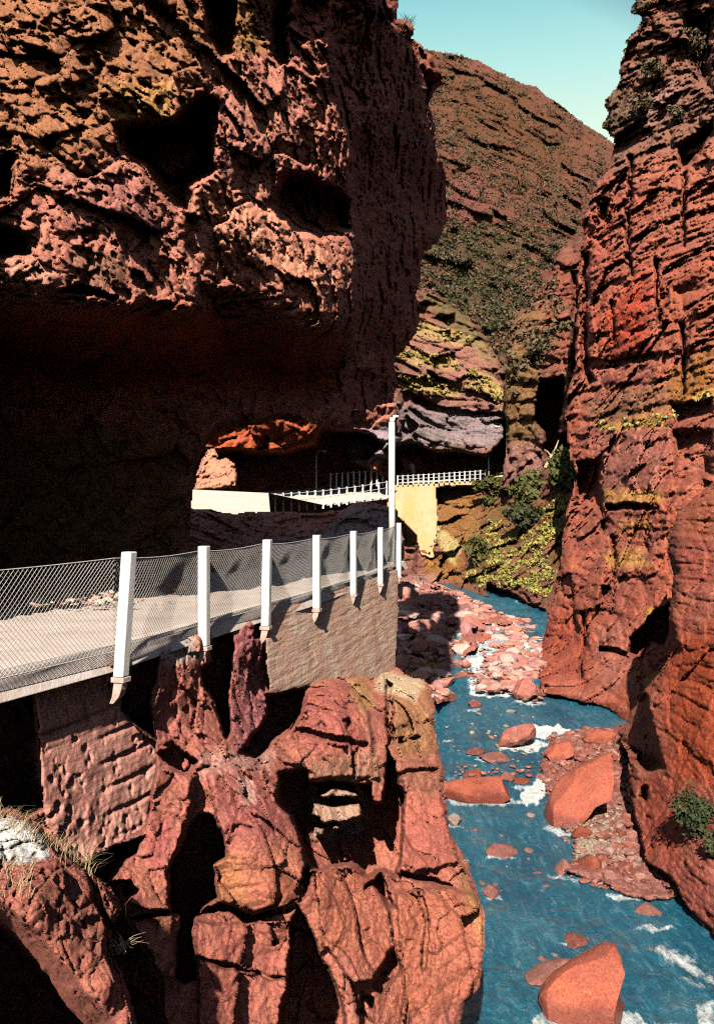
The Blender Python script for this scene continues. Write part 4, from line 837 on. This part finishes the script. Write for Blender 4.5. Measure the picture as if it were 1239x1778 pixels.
boulder([(796,1118),(822,1107),(849,1104),(857,1114),(840,1126),(805,1126)], 61, .9, 'orange flat boulder high up in the rapids', 'boulder', FLAT, .04, sub=4, seed=18)
boulder([(807,1306),(827,1299),(844,1305),(831,1314)], 33.8, .5, 'left of two low flat stones in the upper blue pool', 'bank', FLAT, .04, sub=4, seed=19)
boulder([(828,1314),(871,1307),(886,1319),(844,1323)], 33, .6, 'right and longer of two low flat stones in the upper blue pool', 'pale', FLAT, .04, sub=4, seed=20)
boulder([(803,1348),(812,1338),(830,1336),(838,1350),(818,1356)], 31, .4, 'dark red stone directly behind the long flat slab', 'boulder', FLAT, .06, sub=4, seed=21)
boulder([(866,1351),(879,1340),(899,1350),(888,1359)], 30.6, .4, 'pale pink stone on top of the little weir', 'pale', FLAT, .05, sub=4, seed=22)
boulder([(888,1351),(919,1353),(914,1366),(892,1364)], 30.4, .4, 'dark red stone at the lip of the white chute', 'boulder', FLAT, .05, sub=4, seed=23)
boulder([(970,1640),(1000,1628),(1020,1632),(1000,1642)], 19.0, .4, 'brown stone barely breaking the water above the pointed boulder', 'bank', FLAT, .03, sub=4, seed=24)
boulder([(926,1676),(940,1664),(956,1672),(944,1680)], 18.2, .25, 'tiny pale stone left of the flat slab in the foreground', 'pale', FLAT, .04, sub=4, seed=25)
boulder([(783,1176),(805,1167),(823,1179),(792,1187)], 48.5, .7, 'pinkish slab on the left shore of the rapids', 'bank', FLAT, .05, sub=4, seed=26)
boulder([(850,1176),(884,1167),(888,1180),(858,1183)], 49, .6, 'low red stone in the middle of the rapids', 'boulder', FLAT, .05, sub=4, seed=27)
boulder([(818,1190),(838,1180),(850,1190),(834,1197)], 47, .5, 'wet mauve stone splitting the last white step', 'bank', FLAT, .05, sub=4, seed=28)
boulder([(880,1150),(905,1140),(925,1150),(905,1158)], 54, .6, 'pink stone near the right bank of the rapids', 'pale', FLAT, .05, sub=4, seed=29)
boulder([(990,1452),(1010,1436),(1030,1444),(1020,1460)], 24.9, .4, 'red stone tucked under the lower edge of the biggest slab', 'boulder', FLAT, .05, sub=4, seed=30)
boulder([(1010,1285),(1040,1268),(1068,1272),(1060,1296),(1024,1300)], 35, .7, 'brick red lump on the gravel near the dark pool', 'boulder', FLAT, .05, sub=4, seed=31)

# ------------------------------------------------------------------ loose stones nobody could count
def stones(name, label, regions, mat, seed):
    import bmesh
    rg = np.random.default_rng(seed); bm = bmesh.new(); bmesh.ops.create_icosphere(bm, subdivisions=2, radius=1)
    T = np.array([v.co[:] for v in bm.verts]); FA = np.array([[v.index for v in f.verts] for f in bm.faces]); bm.free()
    shapes = []
    for k in range(10):
        v = T.copy()
        for _ in range(9):
            n_ = rg.normal(size=3); n_ /= np.linalg.norm(n_); h = rg.uniform(.45, .85); v -= np.clip(v@n_-h, 0, None)[:, None]*n_
        shapes.append(v)
    VV = []; FF = []; CC = []; off = 0
    for poly, n_, s0, s1, surf, z, cols in regions:
        pl = np.array(poly, float); cnt = 0
        while cnt < n_:
            x, y = rg.uniform(pl[:, 0].min(), pl[:, 0].max()), rg.uniform(pl[:, 1].min(), pl[:, 1].max())
            if inside_dist(np.array([[x]]), np.array([[y]]), poly)[0, 0] < 0: continue
            cnt += 1
            p = surf.at(x, y) if surf else P(x, y, on_plane(x, y, z))
            r = (s0+(s1-s0)*rg.random()**2.5)/F*p.y/2
            a = rg.uniform(0, 6.28); sc = np.array((rg.uniform(.9, 1.5), rg.uniform(.8, 1.3), rg.uniform(.45, .8)))*r
            v = shapes[rg.integers(10)]*sc; v = np.stack([v[:, 0]*math.cos(a)-v[:, 1]*math.sin(a), v[:, 0]*math.sin(a)+v[:, 1]*math.cos(a), v[:, 2]+v[:, 0]*rg.uniform(-.3, .3)], -1)
            VV.append(v+np.array(p)); FF.append(FA+off); off += len(v)
            c_ = np.array(cols[rg.integers(len(cols))])*rg.uniform(.75, 1.2); CC.append(np.tile(np.append(np.clip(c_, 0, 1), .8), (len(v), 1)))
    VV = np.concatenate(VV); FF = np.concatenate(FF); CC = np.concatenate(CC)
    me = bpy.data.meshes.new(name); me.from_pydata(VV.tolist(), [], FF.tolist()); me.materials.append(mat)
    at = me.color_attributes.new('tint', 'FLOAT_COLOR', 'POINT'); at.data.foreach_set('color', CC.astype(np.float32).ravel())
    o = bpy.data.objects.new(name, me); COL.objects.link(o); return tag(o, label, kind='stuff')
C_R = [lin('b9604a'), lin('a8503f'), lin('c98a78'), lin('b87868'), lin('cf9c8c')]; C_P = [lin('cdbca4'), lin('d8c8b4'), lin('c0a48e'), lin('b87868')]; C_U = [lin('c08878'), lin('b86858'), lin('d0a89c'), lin('b0785e'), lin('a86a6a')]
stones('river_stones', 'loose red and pale stones of the river bed and banks', [
    ([(950,1275),(1060,1262),(1090,1290),(1080,1320),(990,1340),(940,1330)], 260, 6, 22, gb, 0, C_R), ([(975,1440),(1075,1400),(1090,1480),(1060,1500),(985,1495)], 420, 4, 12, gb, 0, C_P),
    ([(1040,1440),(1095,1420),(1120,1550),(1060,1540),(1030,1500)], 120, 8, 30, gb, 0, C_R), ([(960,1515),(1120,1545),(1130,1562),(1040,1540)], 40, 6, 16, None, ZW+.05, C_R),
    ([(935,1330),(1000,1340),(960,1400),(940,1390)], 60, 5, 18, gb, 0, C_R),
    ([(690,1020),(800,1030),(870,1075),(800,1080),(690,1080)], 320, 4, 18, rb, 0, C_U), ([(690,1080),(800,1090),(800,1200),(760,1215),(690,1180)], 170, 5, 26, rb, 0, C_U),
    ([(800,1085),(900,1080),(945,1115),(935,1180),(880,1210),(815,1195),(800,1130)], 150, 5, 22, None, ZW+.35, C_U), ([(770,1060),(900,1075),(930,1100),(800,1095)], 120, 4, 14, None, ZW+.4, C_U),
    ([(690,1030),(800,1040),(850,1075),(800,1130),(815,1180),(760,1215),(690,1170)], 190, 14, 50, rb, 0, C_U), ([(800,1075),(905,1082),(945,1120),(930,1180),(890,1205),(830,1195),(860,1130),(810,1110)], 150, 9, 38, None, ZW+.3, C_U), ([(860,1084),(900,1074),(948,1106),(946,1150),(930,1186),(900,1150)], 130, 8, 30, rt, 0, C_U), ([(690,1010),(760,1014),(860,1062),(800,1060)], 140, 5, 18, rb, 0, C_U), ([(740,1010),(800,1030),(860,1060),(910,1078),(905,1102),(800,1092),(720,1040)], 330, 5, 22, None, ZW+.45, C_U), ([(880,1180),(935,1150),(950,1215),(900,1222)], 50, 6, 22, None, ZW+.15, C_U),
    ([(770,1240),(930,1230),(940,1330),(790,1340)], 36, 4, 16, None, ZW+.03, C_P), ([(790,1325),(920,1330),(920,1350),(790,1350)], 40, 5, 14, None, ZW+.12, C_R), ([(800,1410),(980,1410),(960,1680),(850,1640)], 26, 5, 22, None, ZW-.02, C_U),
    ], M['rubble'], 5)
stones('road_rubble', 'pale rubble heaped on the inner side of the road', [([(40,1030),(110,1018),(215,1030),(250,1046),(60,1052)], 110, 7, 26, None, .12, C_P), ([(0,1040),(300,1040),(300,1048),(0,1056)], 50, 4, 12, None, .04, C_P)], M['rubble'], 8)

# ------------------------------------------------------------------ plants
def leafmat(name, a, b, c, sc):
    n = N(name); col = n.mix(n.ramp(n.noise(sc, 3, .6), (.38, 0.), (.6, 1.)), a, b); col = n.mix(n.ramp(n.noise(sc*5, 2, .6), (.5, 0.), (.64, .9)), col, c)
    return n.done(col, .7, None, .2)
M['leaf'] = leafmat('leaf_green', (.11, .105, .03), (.06, .075, .024), (.20, .16, .045), .5)
M['leafdark'] = leafmat('leaf_dark', (.035, .05, .02), (.055, .06, .025), (.085, .075, .03), 1.2)
M['scrub'] = leafmat('scrub_green', (.12, .105, .045), (.17, .09, .055), (.065, .07, .035), .12)
M['gold'] = leafmat('grass_gold', (.42, .30, .07), (.26, .22, .06), (.46, .36, .12), .6)
M['goldgreen'] = leafmat('grass_yellow_green', (.40, .33, .07), (.22, .23, .06), (.48, .38, .10), .35)
M['straw'] = leafmat('grass_straw', (.55, .43, .24), (.42, .30, .15), (.62, .52, .32), 9)
M['bark'] = simple('bark', (.16, .11, .08), (.10, .07, .05), 8, .9, .01)
def leaves(name, blobs, size, mat, seed, parent=None, up=.3, aspect=.6):
    """blobs: (centre, radius, count, squash) - small leaf faces through each blob's volume"""
    rg = np.random.default_rng(seed); VV = []
    for c, r, n_, sq in blobs:
        d = rg.normal(size=(n_, 3)); d /= np.linalg.norm(d, axis=1, keepdims=True); rad = rg.random(n_)**.45
        lump = 1+.35*np.sin(d[:, 0]*4+c[0])*np.cos(d[:, 2]*5+c[1])
        q = np.array(c)+d*(rad*r*lump)[:, None]*np.array((1, 1, sq))
        n1 = d*.6+rg.normal(size=(n_, 3))*.7+np.array((0, 0, up)); n1 /= np.linalg.norm(n1, axis=1, keepdims=True)
        u = np.cross(n1, rg.normal(size=(n_, 3))); u /= np.linalg.norm(u, axis=1, keepdims=True); w = np.cross(n1, u)
        s = size*rg.uniform(.55, 1.3, n_)[:, None]
        VV.append(np.stack([q-u*s, q-w*s*aspect+n1*s*.2, q+u*s, q+w*s*aspect+n1*s*.2], 1))
    V = np.concatenate(VV).reshape(-1, 3); o0 = np.array(parent.location) if parent else 0
    V = V-o0
    me = bpy.data.meshes.new(name); k = len(V)//4
    me.vertices.add(len(V)); me.vertices.foreach_set('co', V.astype(np.float32).ravel()); me.loops.add(len(V)); me.loops.foreach_set('vertex_index', np.arange(len(V), dtype=np.int32))
    me.polygons.add(k); me.polygons.foreach_set('loop_start', np.arange(0, len(V), 4, dtype=np.int32)); me.update(calc_edges=True); me.materials.append(mat)
    o = bpy.data.objects.new(name, me); COL.objects.link(o)
    if parent: o.parent = parent
    return o
def bush(px, py, surf, w, h, label, cat='bush', mat='leaf', n_=900, leaf=.3, seed=0, name='bush', group=None, lift=.35):
    p = surf.at(px, py); d = p.y; W_ = w/F*d; H_ = h/F*d; p = p+Vector((0, -.38*W_, 0))
    e_ = empty(name, p-Vector((0, 0, H_*.3)), label, cat, group); rg = random.Random(seed); bl = []
    for k in range(9):
        a = rg.uniform(0, 6.28); r = rg.random()**.5
        bl.append(((p.x+math.cos(a)*r*W_*.36, p.y+math.sin(a)*r*W_*.25, p.z+rg.uniform(-.35, .45)*H_*.75+lift*H_*.3), W_*rg.uniform(.14, .26), n_//9, rg.uniform(.7, 1.1)*min(H_/W_*1.1, 1.3)))
    leaves('foliage', bl, leaf, M[mat], seed, e_)
    b = MB()
    for k in range(5):
        c = Vector(bl[k][0]); b.tube([p+Vector((0, .1*W_, -.35*H_)), p.lerp(c, .5)+Vector((0, 0, -.1*H_)), c], [.02*W_, .014*W_, .006*W_], 5)
    b.build('stem', M['bark'], e_); return e_
bush(852, 866, slope, 84, 70, 'dark green bush just under the end of the far road', mat='leaf', leaf=.36, seed=1, n_=1900)
bush(908, 862, slope, 104, 84, 'broad green bush in the middle of the slope below the black cleft', mat='leaf', leaf=.36, seed=2, n_=2800)
bush(966, 836, slope, 92, 100, 'tall olive bush against the right cliff beside the black cleft', mat='leaf', leaf=.36, seed=3, n_=2800)
bush(915, 906, slope, 96, 50, 'low green bush directly above the band of yellow grass', mat='leafdark', leaf=.34, seed=4, n_=1700)
bush(828, 970, slope, 64, 66, 'small yellow green bush left of the yellow grass near the river bend', mat='leaf', leaf=.4, seed=5, n_=700)
bush(1190, 1430, rnear, 104, 120, 'dark shrub growing on the foot of the right cliff at the picture edge', 'shrub', 'leafdark', 3600, .055, 6, 'shrub')
bush(1235, 1480, rnear, 60, 70, 'smaller dark shrub below the big one at the right edge', 'shrub', 'leafdark', 1500, .055, 7, 'shrub')
for k, (x, y, w, h, lab) in enumerate([(1108,22,34,24,'dark tuft of shrub on the very top corner of the right peak'),(1088,90,26,40,'dark shrub on the skyline below the top of the right peak'),(1056,182,26,22,'little shrub on the small skyline nose of the right peak'),
        (1056,222,34,24,'shrub at the foot of the right peak where it meets the far hill'),(1100,195,70,60,'wide dark green shrub patch in the hollow of the right peak'),(1130,130,60,50,'green shrub patch high on the face of the right peak'),(1165,210,50,36,'scattered shrub on the right part of the peak'),(1190,90,70,60,'large dark shrub in the upper right corner')]):
    bush(x, y, rmain, w*.8, h*.7, lab, 'shrub', 'scrub', 380, .26, 20+k, 'shrub')
def scatter(name, label, surf, poly, n_, rad, size, mat, seed, per=10, thr=-.1, freq=.02, sq=.7, up=.4, aspect=.6):
    rg = np.random.default_rng(seed); pl = np.array(poly, float); bl = []
    x = rg.uniform(pl[:, 0].min(), pl[:, 0].max(), n_*3); y = rg.uniform(pl[:, 1].min(), pl[:, 1].max(), n_*3)
    ok = (inside_dist(x, y, poly) > 0) & (fbm(np.stack([x*freq, y*freq*1.5, x*0], -1), 401+seed, 4, .6)+rg.uniform(-.25, .25, len(x)) > thr)
    for a, b_ in list(zip(x[ok], y[ok]))[:n_]:
        p = surf.at(a, b_); r = rad*rg.uniform(.4, 1.3)
        bl.append(((p.x, p.y-r*.3, p.z+r*.25), r, per, sq))
    return leaves(name, bl, size, mat, seed, None, up, aspect)
o = scatter('scrub', '', hill, [(720,85),(800,97),(900,142),(1050,240),(1060,420),(1000,560),(900,760),(720,760),(720,300)], 5200, 1.15, .42, M['scrub'], 11, 13, -.08, .045)
tag(o, 'low dry scrub covering the far hillside', kind='stuff')
o = scatter('scrub', '', hill, [(740,380),(980,400),(960,520),(900,760),(860,640),(790,540),(730,480)], 1100, 1.0, .5, M['leafdark'], 12, 11, .06, .04); tag(o, 'darker green scrub on the lower half of the far hillside', kind='stuff')
o = scatter('grass', '', farc, [(700,560),(735,553),(800,580),(842,602),(800,602),(740,586),(705,606),(800,628),(798,646),(700,632),(690,656),(740,652),(796,676),(820,640),(884,692),(868,704),(830,686),(795,694),(690,674)], 330, .5, .26, M['gold'], 13, 10, -.05, .05, .35); tag(o, 'yellow grass growing on the ledges of the far pink cliff', kind='stuff')
o = scatter('grass', '', slope, [(805,1005),(820,950),(850,905),(900,915),(985,850),(990,910),(940,950),(965,1000),(950,1040),(900,1020),(840,1025)], 620, .5, .2, M['goldgreen'], 14, 12, -.04, .05, .4); tag(o, 'bright yellow grass on the slope above the river bend', kind='stuff')
o = scatter('scrub', '', rib, [(880,560),(960,480),(990,560),(930,640),(890,700)], 200, .9, .35, M['scrub'], 15, 10, 0, .03); tag(o, 'sparse olive scrub on the brown rib', kind='stuff')
o = scatter('grass', '', rmain, [(1030,738),(1150,715),(1239,676),(1239,694),(1160,735),(1040,750)], 160, .35, .14, M['gold'], 16, 14, -.2, .03, .4); tag(o, 'dry yellow grass on the ledge across the right wall', kind='stuff')

def blades(bases, length, width, mat, name, label, seed, spread=.5, lean=(0, 0, 0), parent=None, kind='stuff'):
    rg = random.Random(seed); b = MB()
    for p in bases:
        a = rg.uniform(0, 6.28); L = length*rg.uniform(.5, 1.2); out = Vector((math.cos(a), math.sin(a)*.7, 0))*spread+Vector(lean); side = Vector((-math.sin(a), math.cos(a), 0))*width*.5
        i = len(b.v)
        for t in (0, .35, .7, 1):
            c = p+Vector((0, 0, 1))*L*(t-.45*t*t*rg.uniform(.6, 1.2))+out*L*t*t*.9+out*L*t*.2; w = side*(1-t*.85); b.v += [c-w, c+w]
        b.f += [(i, i+1, i+3, i+2), (i+2, i+3, i+5, i+4), (i+4, i+5, i+7, i+6)]
    o = b.build(name, mat, parent)
    if label: tag(o, label, kind=kind)
    return o
rg = random.Random(3); bs = []
for _ in range(260):
    t = rg.random(); x = -10+t*170+rg.uniform(-10, 14); y = 1404+t*96+rg.uniform(-6, 16); bs.append(corner.at(x, y+6)+Vector((0, -.02, -.02)))
for _ in range(90): bs.append(corner.at(rg.uniform(-10, 60), rg.uniform(1490, 1560))+Vector((0, -.02, 0)))
blades(bs, .22, .0045, M['straw'], 'dry_grass', 'dry straw coloured grass around the white patch in the near corner', 4, .55, (.2, -.1, 0))
p = corner.at(212, 1650); e_ = empty('plant', p, 'small spiky pale plant clinging to the nearest ledge', 'plant')
blades([p+Vector((.03*rg.uniform(-1, 1), -.03, .02*rg.uniform(-1, 1))) for _ in range(26)], .17, .013, M['straw'], 'leaf', None, 6, .9, (.2, -.2, 0), e_)
M['redgrass'] = leafmat('grass_red', (.42, .10, .10), (.34, .12, .08), (.50, .22, .14), .8)
blades([butt.at(rg.uniform(694, 716), rg.uniform(44, 60))+Vector((0, -.1, .05)) for _ in range(120)], .55, .035, M['redgrass'], 'grass', 'reddish grass on the top of the left cliff shoulder', 7, .5)
# bare branch rising out of the slope by the black cleft
p = slope.at(950, 812); e_ = empty('dead_branch', p, 'thin bare branch sticking up in front of the black cleft', 'branch'); q = lambda x, y: P(x, y, p.y-.5)
MB().tube([q(946, 812), q(956, 792), q(964, 778), q(969, 764)], [.22, .17, .11, .05], 6).build('stem', M['straw'], e_); MB().tube([q(956, 792), q(950, 784), q(944, 780)], [.1, .07, .03], 5).build('twig', M['straw'], e_)

# right gorge wall running on past the viewer, unseen, added to screen off skylight
b = MB(); rows = [(-46, 30), (-25, 22), (-8, 15), (4, 11.5), (11, 10.2), (15.5, 9.4), (20, 11.5), (28, 17), (40, 30)]; hs = [ZW-1, -4, 2, 10, 22, 36, 52]
for (y, x) in rows:
    for k, z in enumerate(hs): b.v.append(Vector((x+.22*(z-ZW)+1.2*math.sin(y*1.3+k*2.1), y+.6*math.sin(k*1.7+y), z)))
nh = len(hs)
for i in range(len(rows)-1):
    for k in range(nh-1): b.f.append((i*nh+k, (i+1)*nh+k, (i+1)*nh+k+1, i*nh+k+1))
o = b.build('cliff', M['right'], smooth_=True)
at = o.data.color_attributes.new('tint', 'FLOAT_COLOR', 'POINT'); at.data.foreach_set('color', np.tile(np.array((.3, .3, .3, 0), np.float32), len(o.data.vertices)))
tag(o, 'unseen red cliff continuing along the right side of the river, screening off skylight', kind='structure')
